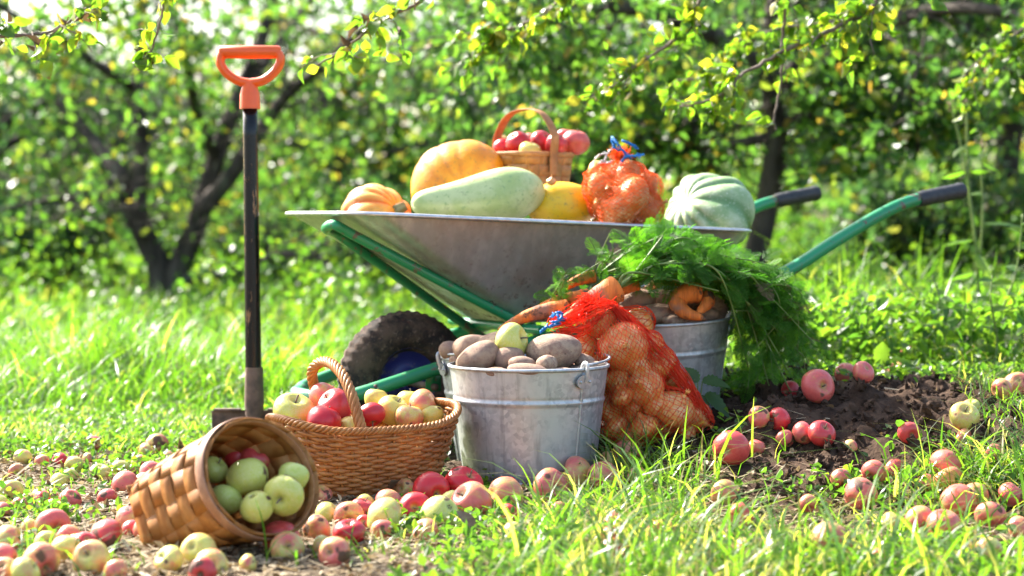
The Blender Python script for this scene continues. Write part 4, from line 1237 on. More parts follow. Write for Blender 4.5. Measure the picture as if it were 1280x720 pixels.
# ---------------------------------------------------------------- buckets
def bucket(label, cx, cy, zb, rt_, h, tilt=(0, 0), ear_a=20, bail='down', rb=None):
    rb = rb or rt_ * .70
    root = empty('bucket', (cx, cy, zb), (tilt[0], tilt[1], 0)); tag(root, label, 'bucket', 'galvanised buckets of potatoes')
    def rz(z): return rb + (rt_ - rb) * (z / h)
    prof = [(rb * .97, .008), (rb * .985, 0), (rb, .002)]
    for z in np.linspace(.006, h, 60):
        r_ = rz(z) + .0028 * math.exp(-((z - h * .71) / .0035) ** 2) - .0012 * math.exp(-((z - h * .735) / .003) ** 2)
        prof.append((r_, z))
    inner = [(r_ - .0015, z) for r_, z in prof[::-1] if z > .012]
    V, f = lathe(prof + inner + [(0.001, .012)], 96, False)
    # slight dents
    s = SN(int(cx * 1000) % 97 + 3, 10, 14)(V); rad = norm(V * [1, 1, 0]); V = V + rad * (s * .0011)[:, None]
    mb = MB(); mb.add(V, f); mb.add(*lathe([(0.0005, .008), (rb * .97, .008)], 96, False)); body = mb.build('body', M['zinc'], root, ang=70)
    mb = MB(); a = np.linspace(0, 2 * PI, 97)[:-1]
    mb.add(*tube(np.stack([np.cos(a) * (rt_ + .001), np.sin(a) * (rt_ + .001), np.full(96, h)], 1), .0038, 8, closed=True)); mb.build('rim', M['zinc'], root)
    mb = MB(); mb.add(*tube(np.stack([np.cos(a) * (rb + .001), np.sin(a) * (rb + .001), np.full(96, .004)], 1), .0032, 8, closed=True)); mb.build('base_ring', M['zinc'], root)
    # side seam under each ear
    for sgn in (0, 1):
        ang = R(ear_a) + sgn * PI
        e = np.array([math.cos(ang), math.sin(ang), 0]); tn = np.array([-e[1], e[0], 0])
        mb = MB(); P = [e * (rz(z) + .0012) + [0, 0, z] for z in np.linspace(.006, h - .006, 12)]
        mb.add(*tube(P, .0026, 6, flat=(.5, 1.6), up=e)); mb.build('seam', M['zinc'], body)
        mb = MB(); zc = h - .024
        sl = np.array([e[0] * (rt_ - rb) / h, e[1] * (rt_ - rb) / h, 1]); sl = norm(sl)
        nn = 20; C = e * (rz(zc) + .0045) + [0, 0, zc]; V = []
        for off in (0, .003):
            for k in range(nn):
                a_ = 2 * PI * k / nn; V.append(C + tn * .021 * math.cos(a_) + sl * .0145 * math.sin(a_) + e * off)
        f = [tuple(range(nn))[::-1], tuple(range(nn, 2 * nn))] + [(k, (k + 1) % nn, nn + (k + 1) % nn, nn + k) for k in range(nn)]
        mb.add(V, f)
        mb.add(*tube(catmull([C + e * .002 - sl * .0, C + e * .006 + sl * .022, C + e * .004 + sl * .034, C - e * .006 + sl * .034, C - e * .010 + sl * .022], 4), .0042, 8, flat=(.5, 1.3), up=tn))
        ear = mb.build('ear', M['zinc'], root, ang=50)
        for s_ in (-1, 1):
            D_, ff = sphere_dirs(10, 8); mb = MB(); mb.add(D_ * .0032 + C + e * .003 + tn * s_ * .012, ff); mb.build('rivet', M['zinc'], ear)
    # bail
    e = np.array([math.cos(R(ear_a)), math.sin(R(ear_a)), 0]); tn = np.array([-e[1], e[0], 0])
    mb = MB(); P = []
    br = rt_ + .004
    lean = {'down': 86, 'up': 60, 'back': 66, 'backlow': 70}[bail]
    for k in range(33):
        a_ = PI * k / 32; P.append(e * br * math.cos(a_) + (np.array([0, 0, 1]) * math.cos(R(lean)) + tn * math.sin(R(lean))) * br * 1.0 * math.sin(a_) + [0, 0, h + .008])
    mb.add(*tube(P, .0026, 8)); mb.build('bail', M['zinc'], root)
    return root
B1 = (.034, 4.03, .245); B2 = (-.012, 4.33, .262); B3_ = (.345, 4.39, .235)
z1 = gz(B1[0], B1[1]) - .004
bucket('front zinc bucket with a wide belly and a heap of potatoes and one yellow apple', B1[0], B1[1], z1, .160, W(658, 464, B1[1] - .16)[2] - z1, ear_a=-48, bail='down', rb=.160 * .83)
z2 = gz(B2[0], B2[1]) - .003
bucket('zinc bucket half hidden behind the front bucket, dark potato at its rim', B2[0], B2[1], z2, .145, W(565, 447, 4.3)[2] - z2, ear_a=200, bail='down')
z3 = W(860, 400, 4.3)[2] - .235
bucket('right-hand zinc bucket standing on the dug bed beneath the carrot tops', B3_[0], B3_[1], z3, .147, .235, tilt=(R(3), R(-2.5)), ear_a=-18, bail='back')

GP1 = 'potatoes heaped in the front bucket'
for (px, py, rx, ry, D, ang, lb) in [
    (694, 440, 37, 24, 4.00, -8, 'biggest smooth brown potato on top of the front bucket'),
    (598, 448, 29, 19, 3.97, -28, 'pale pink-brown potato leaning up at the left of the front bucket'),
    (622, 434, 40, 20, 4.08, -20, 'long grey-brown potato lying behind the yellow apple'),
    (591, 438, 26, 20, 4.09, 0, 'shaded potato at the back left of the front bucket'),
    (636, 451, 21, 18, 3.97, 0, 'round dark purple-brown potato directly below the yellow apple'),
    (653, 457, 18, 12, 3.925, 8, 'small pale oval potato just left of the smallest round one'),
    (683, 455, 14, 12, 3.92, 0, 'smallest round potato below the biggest potato'),
    (659, 463, 25, 9, 3.895, 4, 'flat pale potato lying along the front rim, centre of the front bucket'),
    (588, 462, 22, 8, 3.90, 0, 'flat pale potato against the front rim at its left end'),
    (737, 463, 22, 11, 3.93, -10, 'pale potato beside the bucket ear on the right'),
    (729, 452, 16, 10, 4.02, 20, 'potato tucked behind the biggest one at the right rim'),
    (620, 466, 14, 7, 3.90, 0, 'sliver of potato at the rim between the two flat pale ones'),
    (705, 468, 18, 9, 3.90, 0, 'potato barely showing above the rim beneath the biggest one')]:
    potato(px, py, rx, ry, D, ang, lb, GP1, (B1[0], B1[1], .162))
for (px, py, D) in [(600, 470, 3.98), (640, 475, 4.0), (680, 475, 4.0), (720, 475, 4.02), (660, 470, 4.1), (620, 468, 4.1), (700, 468, 4.1), (735, 470, 4.08)]:
    potato(px, py, 24, 20, D, 0, 'brown potato wedged deep in the heap of the front bucket', 'potatoes deep in the front bucket')
apple(W(638, 427, 4.0), 23.5 / F * 4.0, .02, 0, .35, 'pale yellow apple lying among the potatoes of the front bucket', axis=(.85, -.35, .3))
GP2 = 'potatoes in the half hidden bucket'
potato(564, 439, 16, 13, 4.27, 0, 'dark round potato at the rim of the half hidden bucket', GP2)
potato(583, 452, 22, 16, 4.25, 0, 'potato lower in the half hidden bucket next to the front one', GP2)
potato(600, 445, 26, 18, 4.36, 0, 'potato at the back of the half hidden bucket', GP2)
GP3 = 'potatoes heaped in the right-hand bucket'
for (px, py, rx, ry, D, ang, lb) in [
    (797, 378, 26, 17, 4.34, -8, 'soil-caked dark potato at the left of the right-hand bucket'),
    (828, 377, 19, 16, 4.42, 0, 'potato behind the twisted carrot in the right-hand bucket'),
    (817, 393, 27, 13, 4.30, -3, 'long brown potato along the front rim of the right-hand bucket'),
    (843, 401, 16, 9, 4.27, 0, 'small potato low at the rim under the twisted carrot'),
    (887, 369, 19, 14, 4.44, 12, 'pale potato under the carrot stalks at the back right of its bucket'),
    (901, 383, 18, 14, 4.38, 25, 'brown potato at the far right of the right-hand bucket'),
    (886, 392, 14, 9, 4.31, 10, 'small pale potato beside the tip of the twisted carrot'),
    (780, 392, 17, 12, 4.30, 0, 'potato next to the onion sack in the right-hand bucket'),
    (862, 400, 20, 9, 4.28, 0, 'potato just under the forked end of the twisted carrot'),
    (858, 372, 22, 16, 4.46, 0, 'potato in the shade of the carrot tops, middle of its bucket')]:
    potato(px, py, rx, ry, D, ang, lb, GP3, (B3_[0], B3_[1], .147))
for (px, py, D) in [(800, 405, 4.36), (830, 405, 4.36), (860, 405, 4.36), (890, 400, 4.38), (880, 395, 4.48), (840, 392, 4.5), (800, 392, 4.48)]:
    potato(px, py, 22, 18, D, 0, 'brown potato wedged deep in the heap of the right-hand bucket', 'potatoes deep in the right-hand bucket')

# ---------------------------------------------------------------- onion sacks
def net_sack(label, onions, A, Bt, mat, tiepos, tie_dir, ni, nj, minr, seed, loose=.0, tail=.05, gather=None, tmin=.35, strand=.0006, layers=2, fringe=30, phantoms=()):
    r = np.random.default_rng(seed)
    ax = norm(Bt - A); L = np.linalg.norm(Bt - A)
    e1 = norm(np.cross(ax, [0, 1, .01])); e2 = np.cross(ax, e1)
    C = np.array([o[0] for o in onions] + [p[0] for p in phantoms]); Rr = np.array([o[1] for o in onions] + [p[1] for p in phantoms])
    nphi = 72; nt = 60
    RAD = np.zeros((nt, nphi))
    for i in range(nt):
        c = A + ax * L * i / (nt - 1)
        for j in range(nphi):
            a = 2 * PI * j / nphi; e = e1 * math.cos(a) + e2 * math.sin(a)
            d = C - c; al = d @ e; perp = ((d - al[:, None] * e) ** 2).sum(1); R2 = (Rr * 1.03 + .002) ** 2
            ok = perp < R2
            RAD[i, j] = max(minr * math.sin(PI * min(1, .1 + i / nt)) ** .5, (al[ok] + np.sqrt(R2[ok] - perp[ok])).max() if ok.any() else 0)
    R0 = RAD.copy()
    for _ in range(2):
        K = (RAD + np.roll(RAD, 1, 1) + np.roll(RAD, -1, 1)) / 3
        K[1:-1] = (K[1:-1] + K[:-2] + K[2:]) / 3; RAD = np.maximum(K, R0 + .0005) if _ < 1 else np.maximum(K, R0 * .99 + .0005)
    # taper both ends
    tt = np.linspace(0, 1, nt)[:, None]
    base = A.copy(); root = empty('onion_sack', tuple(base)); tag(root, label, 'onion sack', 'net sacks of onions')
    def rad(t, a, ph=0):
        x = t * (nt - 1); i = int(min(x, nt - 2)); f_ = x - i; y = (a / (2 * PI) * nphi) % nphi; j = int(y); g_ = y - j; j2 = (j + 1) % nphi; j = j % nphi
        v = (RAD[i, j] * (1 - g_) + RAD[i, j2] * g_) * (1 - f_) + (RAD[i + 1, j] * (1 - g_) + RAD[i + 1, j2] * g_) * f_
        return v
    V = []; Q = []; nv = 0
    def strandpath(P):
        nonlocal nv
        P = np.array(P); m = len(P); T = norm(np.gradient(P, axis=0)); N1 = norm(np.cross(T, [.3, .5, .8])); N2 = np.cross(T, N1)
        for k in range(3):
            a = 2.094 * k; V.append(P + (N1 * math.cos(a) + N2 * math.sin(a)) * strand)
        b = nv
        for k in range(3):
            k2 = (k + 1) % 3
            Q.append(np.stack([b + k * m + np.arange(m - 1), b + k2 * m + np.arange(m - 1), b + k2 * m + np.arange(1, m), b + k * m + np.arange(1, m)], 1))
        nv += 3 * m
    for lay in range(layers):
        sn = SN(seed + lay, 8, 20)
        for fam in (1, -1):
            for j0 in range(nj if lay == 0 else nj // 2):
                P = []
                for i in range(ni + 1):
                    t = i / ni; a = 2 * PI * ((j0 + fam * i * .5) / nj) * (1 if lay == 0 else 2.0) + .3 * lay + r.normal(0, .012)
                    q = rad(t, a) + lay * (.0035 + loose * max(0, math.sin(a * 3 + t * 7)))
                    cen = A + ax * L * t
                    p = cen + (e1 * math.cos(a) + e2 * math.sin(a)) * q
                    if t > .93 and tiepos is not None:
                        k = (t - .93) / .07; p = p * (1 - k) + (tiepos + (p - cen) * .12) * k
                    p[2] = max(p[2], gz(p[0], p[1]) + .002)
                    P.append(p + r.normal(0, .0006, 3) - base)
                strandpath(P)
    # loose gathered netting past the tie
    for k in range(fringe * 6):
        d = norm(tie_dir + r.normal(0, .45, 3)); P = [tiepos + r.normal(0, .005, 3)]
        for m in range(7): d = norm(d + r.normal(0, .35, 3)); P.append(P[-1] + d * tail / 7)
        strandpath(np.array(P) - base)
    if gather is not None:
        for gp in gather:
            gp = catmull(gp, 8)
            for k in range(26):
                off = r.normal(0, .0065, 3); strandpath(gp + off * np.sin(np.linspace(.3, PI - .3, len(gp)))[:, None] * 1.5 + r.normal(0, .001, gp.shape) - base)
    quads_obj('net', np.concatenate(V), np.concatenate(Q), np.zeros(sum(len(q) for q in Q)), M[mat], root, True)
    return root

S1 = [(800, 402, 20, 4.20, 'onion'), (750, 403, 22, 4.13, ''), (780, 434, 31, 4.10, ''), (735, 436, 21, 4.14, ''), (824, 454, 23, 4.13, ''), (768, 474, 23, 4.12, ''), (806, 484, 26, 4.09, ''),
      (840, 476, 19, 4.16, ''), (763, 508, 22, 4.12, ''), (792, 511, 20, 4.11, ''), (843, 512, 28, 4.09, ''), (805, 533, 20, 4.08, ''), (770, 535, 20, 4.11, ''), (872, 522, 20, 4.12, ''),
      (733, 470, 22, 4.16, ''), (745, 500, 20, 4.2, ''), (828, 535, 18, 4.12, '')]
AX1 = {2: (-.05, -.9, .12), 6: (-.4, -.8, .3), 10: (.3, -.5, .6)}
S1 = [(a, b, c * (.93 if c < 30 else 1), d, e) for a, b, c, d, e in S1] + [(797, 459, 17, 4.10, ''), (747, 452, 16, 4.13, ''), (820, 506, 17, 4.08, ''), (785, 550, 16, 4.09, ''), (855, 543, 15, 4.10, ''), (812, 430, 17, 4.13, ''), (778, 496, 15, 4.08, '')]
on1 = [(W(px, py, D), rp / F * D) for (px, py, rp, D, _) in S1]
LB1 = ['onion near the top right of the leaning sack, under red netting', 'pale onion high in the leaning sack below the net mouth', 'biggest flat onion facing forward in the leaning sack, root scar in view', 'onion at the upper left of the leaning sack beside the potatoes',
       'onion on the right slope of the leaning sack, under dense netting', 'onion left of the centre of the leaning sack, under the biggest one', 'onion with a papery split neck in the middle of the leaning sack', 'onion on the sloping right side just above the lower corner',
       'onion at the left flank of the leaning sack, beside the bucket seam', 'onion in the lower middle of the leaning sack', 'large pale onion in the lower right of the leaning sack', 'reddish onion on the bottom of the leaning sack, centre',
       'onion in the bottom left corner of the leaning sack', 'onion filling the lower right corner tip of the leaning sack', 'onion squeezed between the front bucket rim and the leaning sack centre', 'onion deep at the left of the leaning sack behind the bucket', 'onion at the foot of the leaning sack next to the corner', 'small onion under the right half of the biggest one in the leaning sack', 'small onion under the left half of the biggest one', 'small onion left of the large pale one at the lower right',
       'smallest onion touching the ground in the leaning sack', 'small onion below the large pale one at the lower right corner', 'small onion right beside the biggest one in the leaning sack', 'small onion left below the split-necked one']
for i, (c, r_) in enumerate(on1): onion(c, r_ * 1.03, AX1.get(i), LB1[i], 'onions in the leaning sack')
tie1 = W(690, 404, 4.12)
net_sack('big red net sack of onions leaning between the two buckets', on1, W(812, 556, 4.14), W(762, 380, 4.15), 'net_red', W(745, 385, 4.13), norm(np.array([-.8, -.1, .1])), 44, 56, .05, 5, layers=1, loose=.006, tail=.045, strand=.0008, phantoms=[(W(884, 530, 4.11), .014), (W(866, 498, 4.12), .016), (W(842, 455, 4.12), .012), (W(776, 385, 4.13), .010), (W(718, 408, 4.12), .012)],
         gather=[[W(690, 408, 4.11), W(715, 402, 4.10), W(745, 388, 4.10), W(768, 382, 4.12)], [W(700, 412, 4.10), W(720, 412, 4.09), W(742, 400, 4.09), W(760, 384, 4.12)], [W(688, 404, 4.12), W(712, 394, 4.12), W(740, 380, 4.13), W(768, 379, 4.14)],
                 [W(768, 381, 4.12), W(800, 415, 4.10), W(845, 462, 4.10), W(880, 518, 4.10)], [W(775, 386, 4.12), W(812, 425, 4.12), W(858, 480, 4.12), W(890, 527, 4.1)], [W(700, 416, 4.10), W(712, 425, 4.09), W(722, 440, 4.11), W(718, 460, 4.12)]])
sack1 = COL.objects['onion_sack'] if 'onion_sack' in COL.objects else None
def tie(parent, paths, mat='net_blue', rr=.0028):
    B = np.array(parent.location); mb = MB(); r = np.random.default_rng(4)
    for P in paths:
        P = catmull(P, 6); mb.add(*tube(P + r.normal(0, .0008, P.shape) - B, rr, 6))
        for k in range(3): mb.add(*tube(P + r.normal(0, .0025, P.shape) - B, rr * .35, 4))
    mb.build('tie', M[mat], parent)
tie(sack1, [[W(676, 415, 4.09), W(682, 409, 4.08), W(690, 407, 4.08), (W(699, 404, 4.09))], [W(690, 396, 4.1), W(696, 391, 4.08), W(703, 393, 4.09), W(698, 401, 4.08), W(690, 403, 4.08)], [W(697, 394, 4.1), W(701, 400, 4.09), W(706, 399, 4.1)]])

S2 = [(781, 224, 25, 4.66), (752, 236, 22, 4.64), (790, 246, 26, 4.60), (748, 216, 16, 4.70), (775, 263, 25, 4.60), (806, 262, 22, 4.64), (806, 235, 20, 4.70), (770, 280, 24, 4.64), (805, 282, 22, 4.66), (757, 256, 20, 4.64)]
LB2 = ['top onion of the orange sack, lying under its neck', 'onion on the left of the orange sack near the yellow squash', 'broad onion in the middle of the orange sack', 'small onion showing at the upper left of the orange sack', 'flat onion low in the centre of the orange sack',
       'onion at the lower right of the orange sack by the grey squash', 'onion at the upper right of the orange sack', 'onion at the bottom of the orange sack behind the tray rim', 'onion at the bottom right of the orange sack behind the rim', 'onion at the lower left of the orange sack']
on2 = [(W(px, py, D), rp / F * D) for (px, py, rp, D) in S2]
for i, (c, r_) in enumerate(on2): onion(c, r_, norm(np.array([.9 if i % 2 else -.9, -.2, .35])), LB2[i], 'onions in the orange sack', sq=1.05)
s2 = net_sack('small orange net sack of onions knotted with blue string on the tray', on2, W(782, 294, 4.65), W(775, 203, 4.68), 'net_orange', W(776, 200, 4.68), norm(np.array([.15, 0, 1])), 34, 52, .03, 8, loose=.003, tail=.035, fringe=34)
tie(s2, [[W(765, 172, 4.66), W(772, 180, 4.64), W(780, 190, 4.65), W(788, 198, 4.65)], [W(778, 176, 4.66), W(790, 181, 4.65), W(797, 186, 4.66)], [W(776, 206, 4.64), W(781, 197, 4.63), W(792, 195, 4.64), W(805, 193, 4.66)], [W(765, 174, 4.66), W(768, 184, 4.65), W(775, 188, 4.65)]])
tie(s2, [[W(742, 202, 4.68), W(748, 194, 4.67), W(757, 192, 4.67), W(756, 200, 4.67), W(748, 204, 4.67), W(765, 202, 4.67)], [W(756, 201, 4.67), W(760, 190, 4.67), W(765, 186, 4.67)]], 'rim_steel', .0013)

onion(W(689, 227, 4.66), .012, (0, -.3, 1), 'tiny onion tip poking up behind the yellow squash')

# ---------------------------------------------------------------- woven baskets
def splint_weave(surf, nu, nv, amp, seed, closed_u=True, wv=.94, wu=.90, sub=4):
    """surf(u,v)->(P,N). strips run along u (nv of them) and along v (nu of them), woven over and under"""
    V = []; Q = []; T = []; n = 0; r = np.random.default_rng(seed)
    def strip(pts_a, pts_b, tint):
        nonlocal n
        m = len(pts_a); A = np.array(pts_a); B = np.array(pts_b); V.append(np.concatenate([A, B])); i = np.arange(m - 1)
        Q.append(np.stack([n + i, n + i + 1, n + m + i + 1, n + m + i], 1)); T.append(np.full(m - 1, tint)); n += 2 * m
    for j in range(nv):                       # horizontal bands
        v0 = (j + .5 - wv / 2) / nv; v1 = (j + .5 + wv / 2) / nv; a = []; b = []; c = []
        for k in range(nu * sub + 1):
            u = k / (nu * sub); o = amp * math.tanh(2.6 * math.cos(PI * (u * nu - .5 + j)))
            for lst, v in ((a, v0), (b, v1)):
                P, N = surf(u, v); lst.append(P + N * o)
        strip(a, b, r.uniform(0, .6))
    for i in range(nu):                       # uprights
        u0 = (i + .5 - wu / 2) / nu; u1 = (i + .5 + wu / 2) / nu; a = []; b = []
        for k in range(nv * sub + 1):
            v = k / (nv * sub); o = -amp * math.tanh(2.6 * math.cos(PI * (v * nv - .5 + i)))
            for lst, u in ((a, u0), (b, u1)):
                P, N = surf(u, v); lst.append(P + N * o)
        strip(a, b, r.uniform(0, .8))
    return np.concatenate(V), np.concatenate(Q), np.concatenate(T)

def solidify(o, th):
    m = o.modifiers.new('thickness', 'SOLIDIFY'); m.thickness = th; m.offset = 0

def superloop(a, hx, hy, p):
    c, s = math.cos(a), math.sin(a)
    return np.array([hx * abs(c) ** (2 / p) * math.copysign(1, c), hy * abs(s) ** (2 / p) * math.copysign(1, s)])

# lying splint basket
def lying_basket():
    Co = W(330, 595, 3.17); Cb = W(200, 646, 3.27); Cb[2] += .0
    ax = norm(Co - Cb) ; ax = norm(np.array([.55, -.68, .46]))
    L = np.linalg.norm(Co - Cb)
    e1 = norm(np.cross([0, 0, 1], ax)); e2 = np.cross(ax, e1)
    nb = norm(Co - Cb)
    def frame(v):
        a_ = norm(nb * (1 - v) + ax * v); f1 = norm(np.cross([0, 0, 1], a_)); return f1, np.cross(a_, f1)
    root = empty('splint_basket', tuple(Cb)); tag(root, 'splint basket tipped on its side, spilling green apples, left of the wicker basket', 'basket')
    def P0(u, v):
        a = 2 * PI * u; vc = min(max(v, 0), 1); p = 2 + 2.2 * (1 - vc) ** 1.5; r_ = .062 + (.101 - .062) * vc ** .75
        xy = superloop(a, r_ * 1.0, r_, p); c = Cb * (1 - v) + Co * v
        f1, f2 = frame(vc); return c + f1 * xy[0] + f2 * xy[1]
    def surf(u, v):
        P = P0(u, v); N = norm(np.cross(P0(u + .003, v) - P0(u - .003, v), P0(u, min(v + .01, 1.01)) - P0(u, v - .01)))
        return P - Cb, N
    V, Q, T = splint_weave(surf, 16, 7, .0012, 3, sub=6, wv=.97, wu=.96)
    o = quads_obj('weave', V, Q, T, M['splint'], root, True); solidify(o, .0013)
    # bottom
    def bs(u, v):
        f1, f2 = frame(0); return f1 * .061 * (2 * u - 1) + f2 * .061 * (2 * v - 1) + nb * .002, nb
    V, Q, T = splint_weave(bs, 6, 6, .001, 4, sub=3); o = quads_obj('bottom', V, Q, T, M['splint'], root, True); solidify(o, .0015)
    # rim hoop, outer and inner band
    for (off, w_, nm, mt, v0) in ((.004, .020, 'outer_hoop', 'hoop', .93), (-.0035, .014, 'inner_hoop', 'splint_brown', .95)):
        P = []; N = []
        for k in range(64):
            p, n_ = surf(k / 64, v0); P.append(p + n_ * off); N.append(n_)
        mb = MB(); mb.add(*tube(np.array(P), w_ / 2, 8, closed=True, flat=(.22, 1.0), up=lambda i: N[i % 64])); mb.build(nm, M[mt], root)
    return root
lying_basket()
LBK = 'apples inside the tipped splint basket'
for (px, py, rp, D, red, rot, ylw, lb, ax) in [
    (268, 588, 18.5, 3.345, .02, .15, .1, 'green apple at the left of the tipped basket, withered calyx on top', (.5, -.3, .85)),
    (309, 595, 26, 3.31, .06, .1, .35, 'yellow-green apple in the centre of the tipped basket', (.2, -.2, -.9)),
    (282, 624, 21.5, 3.29, .02, 0, .1, 'pale green apple low at the left lip of the tipped basket', (.3, .4, .9)),
    (321, 633, 21, 3.235, .16, .1, .4, 'yellowish apple with faint pink at the bottom lip of the tipped basket', (.3, .4, -.8)),
    (356, 617, 26, 3.25, .02, .1, .3, 'largest green apple at the right of the tipped basket, dimple in view', (-.2, -.85, -.25)),
    (366, 597, 20, 3.31, .02, .1, .1, 'green apple half hidden behind the largest one in the tipped basket', (.3, .3, .9)),
    (321, 574, 20, 3.385, .85, .1, .3, 'striped red apple at the back of the tipped basket', (.3, -.5, .8)),
    (297, 573, 16, 3.40, .9, .2, .3, 'dark red apple deep in the shade of the tipped basket', (.3, .5, .8))]:
    apple(W(px, py, D - .10), rp / F * (D - .10), red, rot, ylw, lb, LBK, axis=ax)

# wicker basket
def wicker():
    C = W(456, 594, 3.88); zb = gz(C[0], C[1]) + .002; C[2] = zb
    yaw = R(33); ux = np.array([math.cos(yaw), math.sin(yaw), 0]); vy = np.array([-math.sin(yaw), math.cos(yaw), 0])
    root = empty('wicker_basket', tuple(C)); tag(root, 'brown wicker basket with a twisted hoop handle, full of red and yellow apples', 'basket')
    HH = .128
    def ring(a, t, r_off=0):
        hx = .135 + .052 * t ** .9; hy = .085 + .032 * t ** .9
        xy = superloop(a, hx + r_off, hy + r_off, 2.8)
        h = HH * t + .022 * t * abs(math.cos(a)) ** 3 + (0.012 * t * max(0, math.cos(a)) ** 2)
        return ux * xy[0] + vy * xy[1] + np.array([0, 0, h])
    ns = 34
    # even arc-length angles
    aa = np.linspace(0, 2 * PI, 721); pp = np.array([ring(a, .7) for a in aa]); s = np.concatenate([[0], np.cumsum(np.linalg.norm(np.diff(pp, axis=0), axis=1))])
    ang = lambda u: float(np.interp((u % 1) * s[-1], s, aa))
    mb = MB(); r = np.random.default_rng(2)
    for k in range(ns):
        a = ang((k + .5) / ns); P = [ring(a, t) for t in np.linspace(0, 1.0, 10)]
        mb.add(*tube(P, .0028, 6))
    rows = 21
    for j in range(rows):
        t = .02 + .93 * j / (rows - 1); m = ns * 6; P = []
        ph = r.normal(0, .06)
        for k in range(m):
            u = k / m; a = ang(u); o = .0042 * math.cos(PI * (u * ns) - PI / 2 * 1 + PI * j + ph)
            p = ring(a, t, o) ; n_ = 0
            P.append(p + np.array([0, 0, r.normal(0, .0003) + .0012 * math.sin(u * 25 + j)]))
        mb.add(*tube(np.array(P), r.uniform(.0030, .0036), 6, closed=True, flat=(1.15, .75), up=[0, 0, 1]))
    mb.build('weave', M['wicker'], root)
    # braided rim
    mb = MB()
    for b in range(4):
        m = 240; P = []
        for k in range(m):
            u = k / m; a = ang(u); w = 2 * PI * u * 26 + b * PI / 2
            P.append(ring(a, 1.0, .0052 * math.cos(w)) + np.array([0, 0, .004 + .0052 * math.sin(w)]))
        mb.add(*tube(np.array(P), .0034, 6, closed=True))
    mb.build('rim', M['wicker'], root)
    mb = MB()
    base = [ring(2 * PI * k / 48, 0) for k in range(48)]; V = base + [np.array([0, 0, .003])]; mb.add(V, [(k, (k + 1) % 48, 48) for k in range(48)]); mb.build('bottom', M['wicker'], root)
    # twisted handle: spans the short side, left of centre
    fa = W(453, 545, 3.79) - C; ba = W(396, 500, 4.03) - C
    tp = W(405, 452, 3.95) - C; m1 = W(390, 465, 3.99) - C; m2 = W(424, 463, 3.88) - C; m3 = W(440, 495, 3.82) - C
    P = catmull([ba - [0, 0, .05], ba, m1, tp, m2, m3, fa, fa + W(456, 575, 3.79) - W(453, 545, 3.79)], 12)
    mb = MB(); T = norm(np.gradient(P, axis=0)); N1 = norm(np.cross(T, [1, .3, .1])); N2 = np.cross(T, N1)
    sl = np.concatenate([[0], np.cumsum(np.linalg.norm(np.diff(P, axis=0), axis=1))])
    for b in range(6):
        w = sl / .085 * 2 * PI + b * 2 * PI / 6
        sp_ = .0072 * (1 + 1.0 * smooth((sl - sl[-1] * .86) / (sl[-1] * .14)))
        Q = P + (N1 * np.cos(w)[:, None] + N2 * np.sin(w)[:, None]) * (sp_[:, None] if np.ndim(sp_) else sp_)
        mb.add(*tube(Q, .0042, 6))
    mb.build('handle', M['wicker'], root)
wicker()
GW = 'apples heaped in the wicker basket'
for (px, py, rp, D, red, rot, ylw, lb, ax) in [
    (367, 517, 27, 3.90, .06, 0, .45, 'pale yellow-green apple at the left end of the wicker basket', (.2, -.4, .9)),
    (368, 543, 21, 3.84, .04, 0, .4, 'pale apple just above the rim of the tipped basket', (.3, .2, .9)),
    (404, 529, 22.5, 3.83, 1.0, 0, .3, 'bright crimson apple at the near rim of the wicker basket', (.3, .3, .9)),
    (419, 509, 22, 3.90, .9, 0, .4, 'pinkish red apple leaning against the handle of the wicker basket', (-.6, -.4, .7)),
    (406, 497, 19, 3.98, .72, 0, .5, 'red and yellow apple under the arch of the basket handle', (.5, .2, .8)),
    (464, 518, 17.5, 3.92, .95, 0, .3, 'small dark red apple just right of the basket handle', (.2, -.5, -.8)),
    (491, 514, 20, 3.98, .14, 0, .95, 'golden yellow apple in the middle of the wicker basket', (.4, -.3, .8)),
    (530, 507, 21, 4.01, .55, 0, .6, 'long pink and yellow apple at the right end of the wicker basket', (.9, -.1, .3)),
    (512, 502, 16, 4.07, .2, 0, .6, 'yellow apple peeping out behind the long pink one', (.1, .1, 1)),
    (440, 536, 17, 3.86, .3, 0, .5, 'yellowish apple low behind the foot of the handle', (.1, .2, 1)),
    (470, 500, 15, 4.06, .3, 0, .6, 'small pale apple at the back rim of the wicker basket', (.1, .1, 1)),
    (512, 522, 18, 3.95, .5, 0, .6, 'apple below the golden yellow one at the near rim', (.1, .1, 1)),
    (540, 521, 16, 3.99, .3, 0, .6, 'apple low in the right end of the wicker basket', (.1, .1, 1))]:
    apple(W(px, py, D), rp / F * D, red, rot, ylw, lb, GW, axis=ax)

